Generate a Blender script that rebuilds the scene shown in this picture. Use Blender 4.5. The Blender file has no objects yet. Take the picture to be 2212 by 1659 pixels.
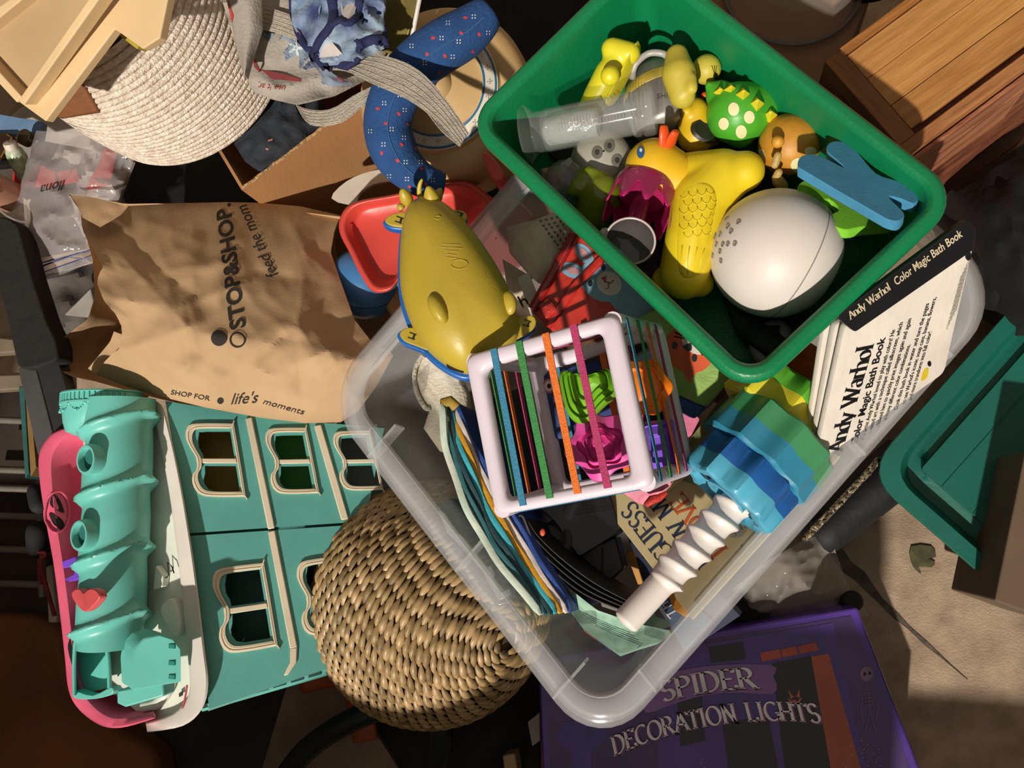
import bpy, bmesh, math, random
from mathutils import Vector as V, Matrix, Quaternion, noise
random.seed(7)
SC = bpy.context.scene; COL = SC.collection
# ---------------------------------------------------------------- camera
F, CX, CY, CZ = 1650.0, 1106.0, 829.5, 1.15
NAD = (1500.0, 1130.0)                                   # where straight-down falls in the frame
_d = V(((NAD[0]-CX)/F, -(NAD[1]-CY)/F, -1)).normalized()
ROT = _d.rotation_difference(V((0, 0, -1)))
EYE = V((0, 0, CZ))
cd = bpy.data.cameras.new('camera'); cam = bpy.data.objects.new('camera', cd); COL.objects.link(cam)
cd.sensor_width = 36; cd.lens = F/2212*36; cd.clip_start = .01
cam.rotation_mode = 'QUATERNION'; cam.rotation_quaternion = ROT; cam.location = EYE
SC.camera = cam
# ---------------------------------------------------------------- light
SC.view_settings.view_transform = 'Standard'; SC.view_settings.look = 'None'
SC.view_settings.exposure = 0.0; SC.view_settings.gamma = 1; SC.view_settings.use_curve_mapping = False
W = bpy.data.worlds.new('world'); SC.world = W; W.use_nodes = True
W.node_tree.nodes['Background'].inputs[0].default_value = (1.0, .90, .80, 1)
W.node_tree.nodes['Background'].inputs[1].default_value = 0.31
sd = bpy.data.lights.new('sun', 'SUN'); sd.energy = 4.3; sd.angle = math.radians(1.3); sd.color = (1, .925, .82)
so = bpy.data.objects.new('sun', sd); COL.objects.link(so)
SUN_AZ, SUN_EL = 82, 40                                  # travels towards the picture's top, a little right
_a, _e = math.radians(SUN_AZ), math.radians(SUN_EL)
SUND = V((math.cos(_a)*math.cos(_e), math.sin(_a)*math.cos(_e), -math.sin(_e)))
so.rotation_mode = 'QUATERNION'; so.rotation_quaternion = V((0, 0, -1)).rotation_difference(SUND)
# ---------------------------------------------------------------- placing helpers
def ray(x, y): return ROT @ V(((x-CX)/F, -(y-CY)/F, -1))
def P(x, y, z):
    d = ray(x, y); return EYE + d*((z-CZ)/d.z)
class PL:                                                # a plane in the place through three sighted points
    def __init__(s, a, b, c):
        s.o = P(*a); n = (P(*b)-s.o).cross(P(*c)-s.o).normalized()
        s.n = n if n.dot(EYE-s.o) > 0 else -n
    def p(s, x, y, h=0):
        d = ray(x, y); o = s.o + s.n*h
        return EYE + d*((o-EYE).dot(s.n)/d.dot(s.n))
    def m(s, x, y): return (s.p(x+1, y)-s.p(x, y)).length   # metres per pixel there
def Z(z): return PL((600, 600, z), (1500, 600, z), (600, 1500, z))
def lvl(x, y, z): return (P(x+1, y, z)-P(x, y, z)).length
def sm(pts, k=5, closed=True):                           # Catmull-Rom through the points
    pts = [V(p) for p in pts]; n = len(pts); out = []
    for i in range(n if closed else n-1):
        g = lambda j: pts[j % n] if closed else pts[min(max(j, 0), n-1)]
        a, b, c, d = g(i-1), g(i), g(i+1), g(i+2)
        for q in range(k):
            t = q/k
            out.append(.5*((2*b)+(c-a)*t+(2*a-5*b+4*c-d)*t*t+(3*b-a-3*c+d)*t**3))
    if not closed: out.append(pts[-1])
    return out
def rp(pts, r, k=4):                                     # polygon with rounded corners
    pts = [V(p) for p in pts]; n = len(pts); out = []
    for i in range(n):
        a, b, c = pts[i-1], pts[i], pts[(i+1) % n]
        ri = r[i] if isinstance(r, (list, tuple)) else r
        u, w = a-b, c-b; ru = min(ri, u.length*.48, w.length*.48)
        p0, p1 = b+u.normalized()*ru, b+w.normalized()*ru
        for q in range(k+1):
            t = q/k; out.append(p0*(1-t)**2+b*2*t*(1-t)+p1*t*t)
    return out
def ring2(cx, cy, rx, ry=None, n=24, a0=0):
    ry = ry or rx
    return [(cx+rx*math.cos(a0+2*math.pi*i/n), cy+ry*math.sin(a0+2*math.pi*i/n)) for i in range(n)]
def basis(n):
    n = V(n).normalized(); u = n.cross(V((0, 0, 1)) if abs(n.z) < .9 else V((1, 0, 0))).normalized()
    return u, n.cross(u), n
class MB:
    def __init__(s): s.v = []; s.f = []; s.m = []; s.mi = 0
    def add(s, vs, fs):
        o = len(s.v); s.v += [V(v) for v in vs]
        for f in fs: s.f.append([i+o for i in f]); s.m.append(s.mi)
        return s
    def mat(s, i): s.mi = i; return s
    def prism(s, top, d):                                # polygon swept along d
        n = len(top); b = [V(p)+V(d) for p in top]
        return s.add(list(top)+b, [list(range(n)), list(range(2*n-1, n-1, -1))]+[[(i+1) % n, i, n+i, n+(i+1) % n] for i in range(n)])
    def plate(s, pl, out, t, h=0): return s.prism([pl.p(x[0], x[1], h) for x in out], -pl.n*t)
    def loft(s, rings, cap0=True, cap1=True, closed=True):
        n = len(rings[0]); vs = [p for r in rings for p in r]; fs = []
        for j in range(len(rings)-1):
            for i in range(n if closed else n-1):
                k = (i+1) % n; fs.append([j*n+i, j*n+k, (j+1)*n+k, (j+1)*n+i])
        if cap0: fs.append(list(range(n-1, -1, -1)))
        if cap1: fs.append([(len(rings)-1)*n+i for i in range(n)])
        return s.add(vs, fs)
    def tube(s, pts, r, seg=8, caps=True, flat=None, up=None):
        pts = [V(p) for p in pts]; n = len(pts); rings = []
        t0 = (pts[1]-pts[0]).normalized(); u = (V(up)-t0*V(up).dot(t0)).normalized() if up is not None else basis(t0)[0]
        for i in range(n):
            t = (pts[min(i+1, n-1)]-pts[max(i-1, 0)]).normalized()
            u = (u-t*u.dot(t)).normalized(); w = t.cross(u)
            ri = r[i] if isinstance(r, (list, tuple)) else r
            fu, fw = (ri, ri) if flat is None else (ri*flat, ri)     # flat squeezes along 'up'
            rings.append([pts[i]+u*fu*math.cos(2*math.pi*q/seg)+w*fw*math.sin(2*math.pi*q/seg) for q in range(seg)])
        return s.loft(rings, caps, caps)
    def lathe(s, c, ax, prof, seg=32, cap0=False, cap1=False, sx=1, sy=1, u=None):
        b = basis(ax)
        if u is not None:
            n = V(ax).normalized(); uu = (V(u)-n*V(u).dot(n)).normalized(); b = (uu, n.cross(uu), n)
        rings = [[V(c)+b[2]*h+b[0]*r*sx*math.cos(2*math.pi*i/seg)+b[1]*r*sy*math.sin(2*math.pi*i/seg) for i in range(seg)] for r, h in prof]
        return s.loft(rings, cap0, cap1)
    def ball(s, c, r, ax=(0, 0, 1), u=None, seg=20, rings=12):     # r = radius or (ru, rv, rn)
        r = (r, r, r) if not isinstance(r, (tuple, list)) else r
        pr = [(math.sin(math.pi*j/rings) or 1e-4, -math.cos(math.pi*j/rings)*r[2]) for j in range(rings+1)]
        pr = [(max(a, 2e-3), h) for a, h in pr]
        return s.lathe(c, ax, pr, seg, True, True, r[0], r[1], u)
    def dome(s, out, n, h, rings=7, pw=.5, base=0.0, bulge=0):     # pillow over an outline
        out = [V(p) for p in out]; c = sum(out, V())/len(out); rs = []
        if base: rs.append([p-n*base for p in out])
        for j in range(rings+1):
            t = j/rings; k = 1-t
            k = max(math.cos(t*math.pi/2), .015); rs.append([c+(p-c)*k+n*(h*math.sin(t*math.pi/2)**(pw*2)) for p in out])
        return s.loft(rs, True, True)
    def box(s, c, x, y, z):                              # centre and half axes
        c, x, y, z = V(c), V(x), V(y), V(z)
        vs = [c+x*i+y*j+z*k for i in (-1, 1) for j in (-1, 1) for k in (-1, 1)]
        return s.add(vs, [[0, 1, 3, 2], [4, 6, 7, 5], [0, 4, 5, 1], [2, 3, 7, 6], [0, 2, 6, 4], [1, 5, 7, 3]])
    def strip(s, A, B, d):                               # ribbon between two lines with thickness d
        n = len(A); vs = list(A)+list(B)+[V(p)+V(d) for p in A]+[V(p)+V(d) for p in B]; fs = []
        for i in range(n-1):
            fs += [[i, i+1, n+i+1, n+i], [2*n+i+1, 2*n+i, 3*n+i, 3*n+i+1], [i+1, i, 2*n+i, 2*n+i+1], [n+i, n+i+1, 3*n+i+1, 3*n+i]]
        fs += [[0, n, 3*n, 2*n], [n-1, 2*n-1+n, 4*n-1, 2*n-1][:0] or [n-1, 3*n-1, 4*n-1, 2*n-1]]
        return s.add(vs, fs)
def srgb(h):
    h = h.lstrip('#'); c = [int(h[i:i+2], 16)/255 for i in (0, 2, 4)]
    return tuple(x/12.92 if x <= .04045 else ((x+.055)/1.055)**2.4 for x in c)+(1,)
MATS = {}
def M(hexc, rough=.5, var=.10, vs=25, bump=0, bs=80, metal=0, sss=0, coat=0, spec=.5, stretch=None, hex2=None, kind='noise', name=None, tex='obj'):
    key = (hexc, rough, var, vs, bump, bs, metal, sss, coat, spec, stretch, hex2, kind)
    if key in MATS: return MATS[key]
    m = bpy.data.materials.new(name or 'mat_'+hexc.strip('#')); m.use_nodes = True; MATS[key] = m
    N = m.node_tree.nodes; L = m.node_tree.links; b = N['Principled BSDF']
    b.inputs['Roughness'].default_value = rough; b.inputs['Metallic'].default_value = metal
    b.inputs['Specular IOR Level'].default_value = spec
    if coat: b.inputs['Coat Weight'].default_value = coat
    if sss: b.inputs['Subsurface Weight'].default_value = sss; b.inputs['Subsurface Radius'].default_value = (.01, .006, .004)
    tc = N.new('ShaderNodeTexCoord'); mp = N.new('ShaderNodeMapping'); L.new(tc.outputs['Object'], mp.inputs[0])
    if stretch:
        m0 = N.new('ShaderNodeMapping'); m0.inputs['Rotation'].default_value = (0, 0, stretch[3] if len(stretch) > 3 else 0)
        L.new(tc.outputs['Object'], m0.inputs[0]); L.new(m0.outputs[0], mp.inputs[0]); mp.inputs['Scale'].default_value = stretch[:3]
    t = N.new('ShaderNodeTexNoise'); t.inputs['Scale'].default_value = vs; t.inputs['Detail'].default_value = 6; L.new(mp.outputs[0], t.inputs[0])
    r = N.new('ShaderNodeValToRGB'); c = srgb(hexc); c2 = srgb(hex2) if hex2 else tuple(x*(1-var*2.2) for x in c[:3])+(1,)
    r.color_ramp.elements[0].position = .34; r.color_ramp.elements[1].position = .62
    r.color_ramp.elements[0].color = c2; r.color_ramp.elements[1].color = c
    L.new(t.outputs[0], r.inputs[0]); L.new(r.outputs[0], b.inputs['Base Color'])
    if bump:
        t2 = N.new('ShaderNodeTexNoise'); t2.inputs['Scale'].default_value = bs; t2.inputs['Detail'].default_value = 4; L.new(mp.outputs[0], t2.inputs[0])
        bp = N.new('ShaderNodeBump'); bp.inputs['Strength'].default_value = bump; bp.inputs['Distance'].default_value = .004
        L.new(t2.outputs[0], bp.inputs['Height']); L.new(bp.outputs[0], b.inputs['Normal'])
    return m
def CLEAR(hexc, fac, rough=.25, name='clear', bump=0, bs=30):        # see-through plastic: part passes, part scatters
    key = ('clear', hexc, fac, rough, bump)
    if key in MATS: return MATS[key]
    m = bpy.data.materials.new('mat_'+name); m.use_nodes = True; MATS[key] = m
    N = m.node_tree.nodes; L = m.node_tree.links; b = N['Principled BSDF']; o = N['Material Output']
    b.inputs['Base Color'].default_value = srgb(hexc); b.inputs['Roughness'].default_value = rough
    b.inputs['Specular IOR Level'].default_value = .7
    t = N.new('ShaderNodeBsdfTransparent'); x = N.new('ShaderNodeMixShader')
    tc = N.new('ShaderNodeTexCoord'); nz = N.new('ShaderNodeTexNoise'); nz.inputs['Scale'].default_value = bs; L.new(tc.outputs['Object'], nz.inputs[0])
    mr = N.new('ShaderNodeMapRange'); mr.inputs[3].default_value = fac*.8; mr.inputs[4].default_value = min(1, fac*1.2)
    L.new(nz.outputs[0], mr.inputs[0]); L.new(mr.outputs[0], x.inputs[0])
    L.new(t.outputs[0], x.inputs[1]); L.new(b.outputs[0], x.inputs[2]); L.new(x.outputs[0], o.inputs[0])
    if bump:
        bp = N.new('ShaderNodeBump'); bp.inputs['Strength'].default_value = bump; bp.inputs['Distance'].default_value = .01
        L.new(nz.outputs[0], bp.inputs['Height']); L.new(bp.outputs[0], b.inputs['Normal'])
    return m
def obj(name, mb, mat, parent=None, smooth=40, bev=0, sub=0, remesh=0, label=None, kind=None, seg=2, solid=0):
    o0 = V(parent['_o']) if parent is not None else (sum(mb.v, V())/len(mb.v))
    me = bpy.data.meshes.new(name); me.from_pydata([v-o0 for v in mb.v], [], mb.f)
    mats = mat if isinstance(mat, (list, tuple)) else [mat]
    for m in mats: me.materials.append(m)
    if len(mats) > 1: me.polygons.foreach_set('material_index', mb.m)
    bm = bmesh.new(); bm.from_mesh(me); bmesh.ops.recalc_face_normals(bm, faces=bm.faces); bm.to_mesh(me); bm.free()
    if smooth:
        me.shade_smooth()
        if smooth < 180: me.set_sharp_from_angle(angle=math.radians(smooth))
    o = bpy.data.objects.new(name, me); COL.objects.link(o)
    if parent is not None: o.parent = parent
    else: o.location = o0
    o['_o'] = list(o0)
    if solid: d = o.modifiers.new('solid', 'SOLIDIFY'); d.thickness = solid; d.offset = -1
    if remesh:
        d = o.modifiers.new('remesh', 'REMESH'); d.mode = 'VOXEL'; d.voxel_size = remesh; d.use_smooth_shade = True
        d = o.modifiers.new('smooth', 'SMOOTH'); d.iterations = 8; d.factor = .5
    if bev: d = o.modifiers.new('bevel', 'BEVEL'); d.width = bev; d.segments = seg; d.limit_method = 'ANGLE'; d.angle_limit = math.radians(35); d.harden_normals = False
    if sub: d = o.modifiers.new('sub', 'SUBSURF'); d.levels = sub; d.render_levels = sub
    if label: o['label'] = label
    if kind: o['kind'] = kind
    return o
def tag(o, label, cat, group=None):
    o['label'] = label; o['category'] = cat
    if group: o['group'] = group
    return o
def thing(name, label, cat, loc, group=None):
    o = bpy.data.objects.new(name, None); COL.objects.link(o); o.location = loc; o['_o'] = list(loc); o.empty_display_size = .05
    return tag(o, label, cat, group)
def solo(name, mb, mat, label, cat, group=None, **k): return tag(obj(name, mb, mat, **k), label, cat, group)
# ---------------------------------------------------------------- lettering
def text(name, s, o, x, y, size, mat, parent, bold=0, shear=0, ext=.0002, align='LEFT', space=1.0, label=None):
    """s set from the point o along x, upwards along y (built-in sans)"""
    cu = bpy.data.curves.new(name, 'FONT'); cu.body = s; cu.size = 1; cu.offset = bold; cu.shear = shear; cu.align_x = align; cu.space_character = space
    cu.resolution_u = 3
    t = bpy.data.objects.new('t', cu); COL.objects.link(t); bpy.context.view_layer.update()
    me = bpy.data.meshes.new_from_object(t.evaluated_get(bpy.context.evaluated_depsgraph_get()))
    bpy.data.objects.remove(t)
    x = V(x).normalized(); n = x.cross(V(y)).normalized(); y = n.cross(x)
    mb = MB(); mb.add([V(o)+x*(v.co.x*size)+y*(v.co.y*size)+n*ext for v in me.vertices], [list(p.vertices) for p in me.polygons])
    return obj(name, mb, mat, parent, smooth=0, label=label)
def A(cx, cy, rx, ry, a0, a1, n=9): return [(cx+rx*math.cos(math.radians(a0+(a1-a0)*i/n)), cy+ry*math.sin(math.radians(a0+(a1-a0)*i/n))) for i in range(n+1)]
GL = {  # roman letters as pen strokes: (width, strokes); serifs are set where a stroke ends on a line
'A': (.8, [[(0, 0), (.4, 1)], [(.4, 1), (.8, 0)], [(.15, .38), (.65, .38)]]),
'C': (.75, [A(.45, .5, .42, .5, 50, 310, 14)]), 'D': (.8, [[(.1, 0), (.1, 1)], [(.1, 1)]+A(.3, .5, .45, .5, 90, -90)+[(.1, 0)]]),
'E': (.65, [[(.1, 0), (.1, 1)], [(.1, 1), (.6, .98)], [(.1, .52), (.5, .52)], [(.1, 0), (.62, .02)], [(.6, .98), (.6, .82)], [(.62, .02), (.64, .2)]]),
'G': (.8, [A(.45, .5, .42, .5, 50, 330, 14), [(.8, .05), (.8, .42)], [(.62, .42), (.9, .42)]]),
'H': (.8, [[(.1, 0), (.1, 1)], [(.7, 0), (.7, 1)], [(.1, .5), (.7, .5)]]), 'I': (.32, [[(.16, 0), (.16, 1)]]),
'L': (.6, [[(.1, 0), (.1, 1)], [(.1, 0), (.58, .02)], [(.58, .02), (.6, .2)]]), 'M': (1.0, [[(.1, 0), (.14, 1)], [(.14, 1), (.5, .05)], [(.5, .05), (.86, 1)], [(.86, 1), (.9, 0)]]),
'N': (.85, [[(.12, 0), (.12, 1)], [(.12, 1), (.72, 0)], [(.72, 0), (.72, 1)]]), 'O': (.9, [A(.45, .5, .42, .5, 90, 450, 18)]),
'P': (.65, [[(.1, 0), (.1, 1)], [(.1, 1)]+A(.3, .74, .32, .26, 90, -90)+[(.1, .48)]]),
'R': (.75, [[(.1, 0), (.1, 1)], [(.1, 1)]+A(.3, .75, .3, .25, 90, -90)+[(.1, .5)], [(.32, .5), (.72, 0)]]),
'S': (.62, [A(.31, .74, .25, .26, 30, 270, 9)+A(.31, .26, .27, .26, 90, -150, 9)]), 'T': (.7, [[(.35, 0), (.35, 1)], [(0, .97), (.7, .97)], [(0, .97), (0, .82)], [(.7, .97), (.7, .82)]]),
'U': (.82, [[(.1, 1), (.1, .35)]+A(.4, .35, .3, .35, 180, 360), [(.7, .35), (.7, 1)]]), 'V': (.8, [[(0, 1), (.4, 0)], [(.4, 0), (.8, 1)]]),
'W': (1.2, [[(0, 1), (.33, 0)], [(.33, 0), (.6, 1)], [(.6, 1), (.87, 0)], [(.87, 0), (1.2, 1)]]), 'Y': (.8, [[(.4, 0), (.4, .45)], [(.4, .45), (0, 1)], [(.4, .45), (.8, 1)]]),
'a': (.58, [A(.26, .48, .2, .22, 150, 0, 6)+[(.46, .4), (.46, .02)], A(.26, .19, .2, .19, 60, 330, 9)]), 'd': (.62, [A(.28, .33, .24, .33, 60, 310, 11), [(.5, 0), (.5, 1.05)]]),
'n': (.66, [[(.1, 0), (.1, .66)], A(.33, .44, .22, .22, 160, 0, 6)+[(.55, 0)]]), 'r': (.46, [[(.1, 0), (.1, .66)], A(.32, .44, .2, .2, 160, 40, 5)]),
'h': (.66, [[(.1, 0), (.1, 1.05)], A(.33, .44, .22, .22, 160, 0, 6)+[(.55, 0)]]), 'o': (.62, [A(.3, .33, .26, .33, 90, 450, 14)]), 'l': (.3, [[(.14, 0), (.14, 1.05)]]),
'y': (.6, [[(0, .66), (.3, 0)], [(.6, .66), (.24, -.25)]]), ' ': (.5, [])}
def roman(name, s, pts, mat, parent, thick=.16, thin=.045, ext=.0003, phi=18, serif=.11, space=.08):
    """pts(u, v): u along the line in cap heights, v up in cap heights -> place; returns the line's width"""
    mb = MB(); u0 = 0; nb = (math.cos(math.radians(phi)), math.sin(math.radians(phi)))
    for ch in s:
        w, st = GL[ch]
        for k in st:
            k2 = []
            for q in range(len(k)):
                a, b = k[max(q-1, 0)], k[min(q+1, len(k)-1)]
                dx, dy = b[0]-a[0], b[1]-a[1]; l = math.hypot(dx, dy) or 1; dx /= l; dy /= l
                wd = max(thin, thick*abs(dx*nb[1]-dy*nb[0]))/2
                k2.append(((k[q][0]-dy*wd, k[q][1]+dx*wd), (k[q][0]+dy*wd, k[q][1]-dx*wd)))
            vs = [pts(u0+p[0], p[1]) for ab in k2 for p in ab]
            mb.add(vs, [[2*i, 2*i+1, 2*i+3, 2*i+2] for i in range(len(k2)-1)])
            if serif:
                for q in (0, -1):
                    x, y = k[q]
                    o = k[1] if q == 0 else k[-2]
                    if abs(o[1]-y) > abs(o[0]-x)*.9 and len(k) < 13 and any(abs(y-t) < .04 for t in (0, 1, 1.05, .66)):
                        mb.add([pts(u0+x+i, y+j) for i, j in ((-serif-thick/3, -.02), (serif+thick/3, -.02), (serif+thick/3, .03), (-serif-thick/3, .03))], [[0, 1, 2, 3]])
        u0 += w+space
    return obj(name, mb, mat, parent, smooth=0)
def romw(s, space=.08): return sum(GL[c][0]+space for c in s)
def pmap(pl, a, b, up, cap, h=.0006, n=None, bow=0):       # cap-height map along pixel line a->b, letters rise toward pixel 'up'
    pa, pb, pu = pl.p(*a, h), pl.p(*b, h), pl.p(*up, h)
    x = (pb-pa); L = x.length; x.normalize(); y = (pu-pa); y = (y-x*y.dot(x)).normalized()
    return lambda u, v: pa+x*(u*cap)+y*(v*cap+bow*4*(u*cap/L)*(1-u*cap/L))
def pline(pl, a, b, up, h=.0006):
    pa, pb, pu = pl.p(*a, h), pl.p(*b, h), pl.p(*up, h); x = (pb-pa); L = x.length; x.normalize(); y = pu-pa; return pa, x, (y-x*y.dot(x)).normalized(), L
# ================================================================ shared shapes
def resamp(pts, n):
    pts = [V(p) for p in pts]; L = [0]
    for a, b in zip(pts, pts[1:]): L.append(L[-1]+(b-a).length)
    out = []; j = 0
    for i in range(n+1):
        t = L[-1]*i/n
        while j < len(pts)-2 and L[j+1] < t: j += 1
        s = (t-L[j])/max(L[j+1]-L[j], 1e-9); out.append(pts[j].lerp(pts[j+1], min(1, s)))
    return out
def coons(Lf, R, T, B, nu, nv):                          # patch between four sighted edges
    Lf, R, T, B = resamp(Lf, nv), resamp(R, nv), resamp(T, nu), resamp(B, nu); g = []
    for j in range(nv+1):
        v = j/nv; row = []
        for i in range(nu+1):
            u = i/nu
            row.append(Lf[j]*(1-u)+R[j]*u+T[i]*(1-v)+B[i]*v-(T[0]*(1-u)*(1-v)+T[-1]*u*(1-v)+B[0]*(1-u)*v+B[-1]*u*v))
        g.append(row)
    return g
def sheet(g, zf, th):                                    # closed sheet over a patch; zf(u,v,x,y) height, th(u,v) thickness
    mb = MB(); nv, nu = len(g)-1, len(g[0])-1; top = []; bot = []
    for j in range(nv+1):
        for i in range(nu+1):
            p = g[j][i]; u, v = i/nu, j/nv; q = P(p[0], p[1], zf(u, v, p[0], p[1])); top.append(q)
            bot.append(q-V((0, 0, th(u, v) if callable(th) else th)))
    w = nu+1; n = len(top); fs = []
    for j in range(nv):
        for i in range(nu):
            a = j*w+i; fs += [[a, a+1, a+w+1, a+w], [n+a+w, n+a+w+1, n+a+1, n+a]]
    edge = [i for i in range(w)]+[j*w+nu for j in range(1, nv+1)]+[nv*w+i for i in range(nu-1, -1, -1)]+[j*w for j in range(nv-1, 0, -1)]
    for a, b in zip(edge, edge[1:]+edge[:1]): fs.append([b, a, n+a, n+b])
    return mb.add(top+bot, fs)
def nz(x, y, s=1.0, k=0): return noise.noise(V((x*s, y*s, k*7.31)))
def ridge(x, y, s=1.0, k=0): return 1-abs(nz(x, y, s, k))*2
def rect(L, B, R, T, z):                                 # best rectangle through four sighted corners
    L, B, R, T = [P(p[0], p[1], z) for p in (L, B, R, T)]
    c = (L+B+R+T)/4; U = (R-B+T-L)/2; Vv = (L-B+T-R)/2; u, v = U.normalized(), Vv.normalized()
    d1, d2 = (u+v).normalized(), (u-v).normalized()
    return c, (d1+d2).normalized(), (d1-d2).normalized(), U.length/2, Vv.length/2
def para(L, B, R, T, z):                                 # the same, allowed to flex out of square
    L, B, R, T = [P(p[0], p[1], z) for p in (L, B, R, T)]
    c = (L+B+R+T)/4; U = (R-B+T-L)/2; Vv = (L-B+T-R)/2
    return c, U.normalized(), Vv.normalized(), U.length/2, Vv.length/2
def rring(c, u, v, a, b, r, z, k=6):                     # rounded rectangle at height z
    out = []
    for sx, sy, a0 in ((1, 1, 0), (-1, 1, 90), (-1, -1, 180), (1, -1, 270)):
        for i in range(k+1):
            t = math.radians(a0+90*i/k)
            out.append(V((c.x, c.y, z))+u*(sx*(a-r)+r*math.cos(t))+v*(sy*(b-r)+r*math.sin(t)))
    return out
def tub(corners, zr, zf, taper, rc, fl, lip, t, k=8, fit=rect):
    c, u, v, a, b = fit(*corners, zr); mb = MB(); R = lambda ins, z, rr: rring(c, u, v, a-ins, b-ins, max(rr, .01), z, k)
    e = .004; steps = [(0.0, zr-lip, rc), (0.0, zr-e, rc), (e, zr, rc-e), (fl-e, zr, rc-fl+e), (fl, zr-e, rc-fl)]
    for q in (.35, .7, 1): steps.append((fl+(taper-fl)*q, zr-e+(zf+.012-zr+e)*q, rc-fl))
    steps += [(taper+.012, zf, rc-fl-.01), (taper+.03, zf, .012)]
    out = [(taper+.03, zf-t, .012), (taper+.012-t, zf-t, rc-fl-.01)]
    for q in (1, .7, .35): out.append((fl+(taper-fl)*q-t, zr-e+(zf+.012-zr+e)*q, rc-fl+t))
    out += [(fl-t, zr-t-e, rc-fl+t), (t, zr-t-e, rc-t), (t, zr-lip, rc-t)]
    rings = [R(*s) for s in steps]; mb.loft(rings, False, True)
    mb.loft([R(*s) for s in out]+[rings[0]], True, False)
    return mb, (c, u, v, a, b)
def cut(o, cutters):                                     # boolean openings, applied
    for mb in cutters:
        c = obj('cutter', mb, M('#808080'), smooth=0)
        d = o.modifiers.new('b', 'BOOLEAN'); d.object = c; d.operation = 'DIFFERENCE'; d.solver = 'EXACT'
        bpy.context.view_layer.update(); me = bpy.data.meshes.new_from_object(o.evaluated_get(bpy.context.evaluated_depsgraph_get()))
        o.modifiers.remove(d); old = o.data; o.data = me; bpy.data.meshes.remove(old); bpy.data.objects.remove(c)
def drape(o, target, n, off=.0008):                      # press lettering onto a creased surface
    from mathutils.bvhtree import BVHTree
    dg = bpy.context.evaluated_depsgraph_get(); dg.update(); ev = target.evaluated_get(dg); me = ev.to_mesh()
    b0 = V(target['_o']) if '_o' in target else V(target.parent['_o'])
    bvh = BVHTree.FromPolygons([v.co+b0 for v in me.vertices], [p.vertices for p in me.polygons]); ev.to_mesh_clear()
    bm = bmesh.new(); bm.from_mesh(o.data)
    for _ in range(2): 
        es = [e for e in bm.edges if e.calc_length() > .006]
        if es: bmesh.ops.subdivide_edges(bm, edges=es, cuts=1); 
    bmesh.ops.triangulate(bm, faces=bm.faces)
    o0 = V(o['_o']) if '_o' in o else V(o.parent['_o'])
    for v in bm.verts:
        w = v.co+o0; d = (w-EYE).normalized(); h = bvh.ray_cast(EYE, d)
        if h[0] is not None: v.co = h[0]-d*off*1.6-o0
    bm.to_mesh(o.data); bm.free()
def onto(target, pts, off=.001):                         # sighted pixels -> points on a built surface
    from mathutils.bvhtree import BVHTree
    dg = bpy.context.evaluated_depsgraph_get(); dg.update(); ev = target.evaluated_get(dg); me = ev.to_mesh()
    b0 = V(target['_o']) if '_o' in target else V(target.parent['_o'])
    bvh = BVHTree.FromPolygons([v.co+b0 for v in me.vertices], [p.vertices for p in me.polygons]); ev.to_mesh_clear(); out = []
    for x, y in pts:
        d = ray(x, y).normalized(); h = bvh.ray_cast(EYE, d)
        if h[0] is None: h = bvh.find_nearest(P(x, y, b0.z)); 
        n = h[1] if h[1].dot(d) < 0 else -h[1]
        out.append((h[0]+n*off, n))
    return out
# ================================================================ floor
mb = MB(); mb.box((0, 0, -.02), (1.5, 0, 0), (0, 1.5, 0), (0, 0, .02))
floor = obj('floor', mb, M('#a8927a', .92, .2, 26, .35, 420, hex2='#8c7763'), kind='structure', smooth=0)
for nm, c, a, b in (('wall_back', (0, 1.5, 1.2), (1.5, 0, 0), (0, .04, 0)), ('wall_left', (-1.5, 0, 1.2), (.04, 0, 0), (0, 1.5, 0)), ('wall_right', (1.5, 0, 1.2), (.04, 0, 0), (0, 1.5, 0))):
    mb = MB(); mb.box(c, a, b, (0, 0, 1.2)); obj(nm, mb, M('#8a7a66', .9), kind='structure', smooth=0)
for x0, x1, h in ((-1.5, -.3, .76), (-.3, .14, .70), (.14, 1.5, .50)):      # added unseen blocker, stepped to shade the low things at the bottom
    mb = MB(); mb.box(((x0+x1)/2, -.83, h/2), ((x1-x0)/2, 0, 0), (0, .03, 0), (0, 0, h/2)); obj('shade_blocker', mb, M('#8a7a66', .9), kind='structure', smooth=0)
pts = [(1760, 1150), (1790, 1178), (1812, 1200), (1830, 1225), (1858, 1245), (1880, 1272), (1905, 1300), (1935, 1330), (1965, 1358), (2000, 1390), (2040, 1425), (2092, 1470)]
wd = [9, 10, 15, 17, 14, 11, 9, 7, 6, 5, 4, 2]; a = []; b = []
for (x, y), w in zip(pts, wd):
    j = random.uniform(-4, 4); a.append(P(x+w*.7+j, y-w*.7, .0012)); b.append(P(x-w*.7, y+w*.7+j, .0012))
mb = MB(); mb.strip(a, b, (0, 0, -.001)); obj('crack', mb, M('#5d5347', .95, .2, 60, .8, 200), floor, smooth=0, label='dark jagged crack in the concrete')
mb = MB(); mb.plate(Z(.0025), sm([(1968, 1180), (2012, 1180), (2022, 1203), (2005, 1206), (2020, 1214), (2012, 1226), (1985, 1224), (1990, 1240), (1978, 1230), (1968, 1212)], 2), .002)
solo('leaf', mb, M('#555031', .8, .3, 40, .4), 'dry grey green leaf scrap lying on the bare concrete', 'leaf')
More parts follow.
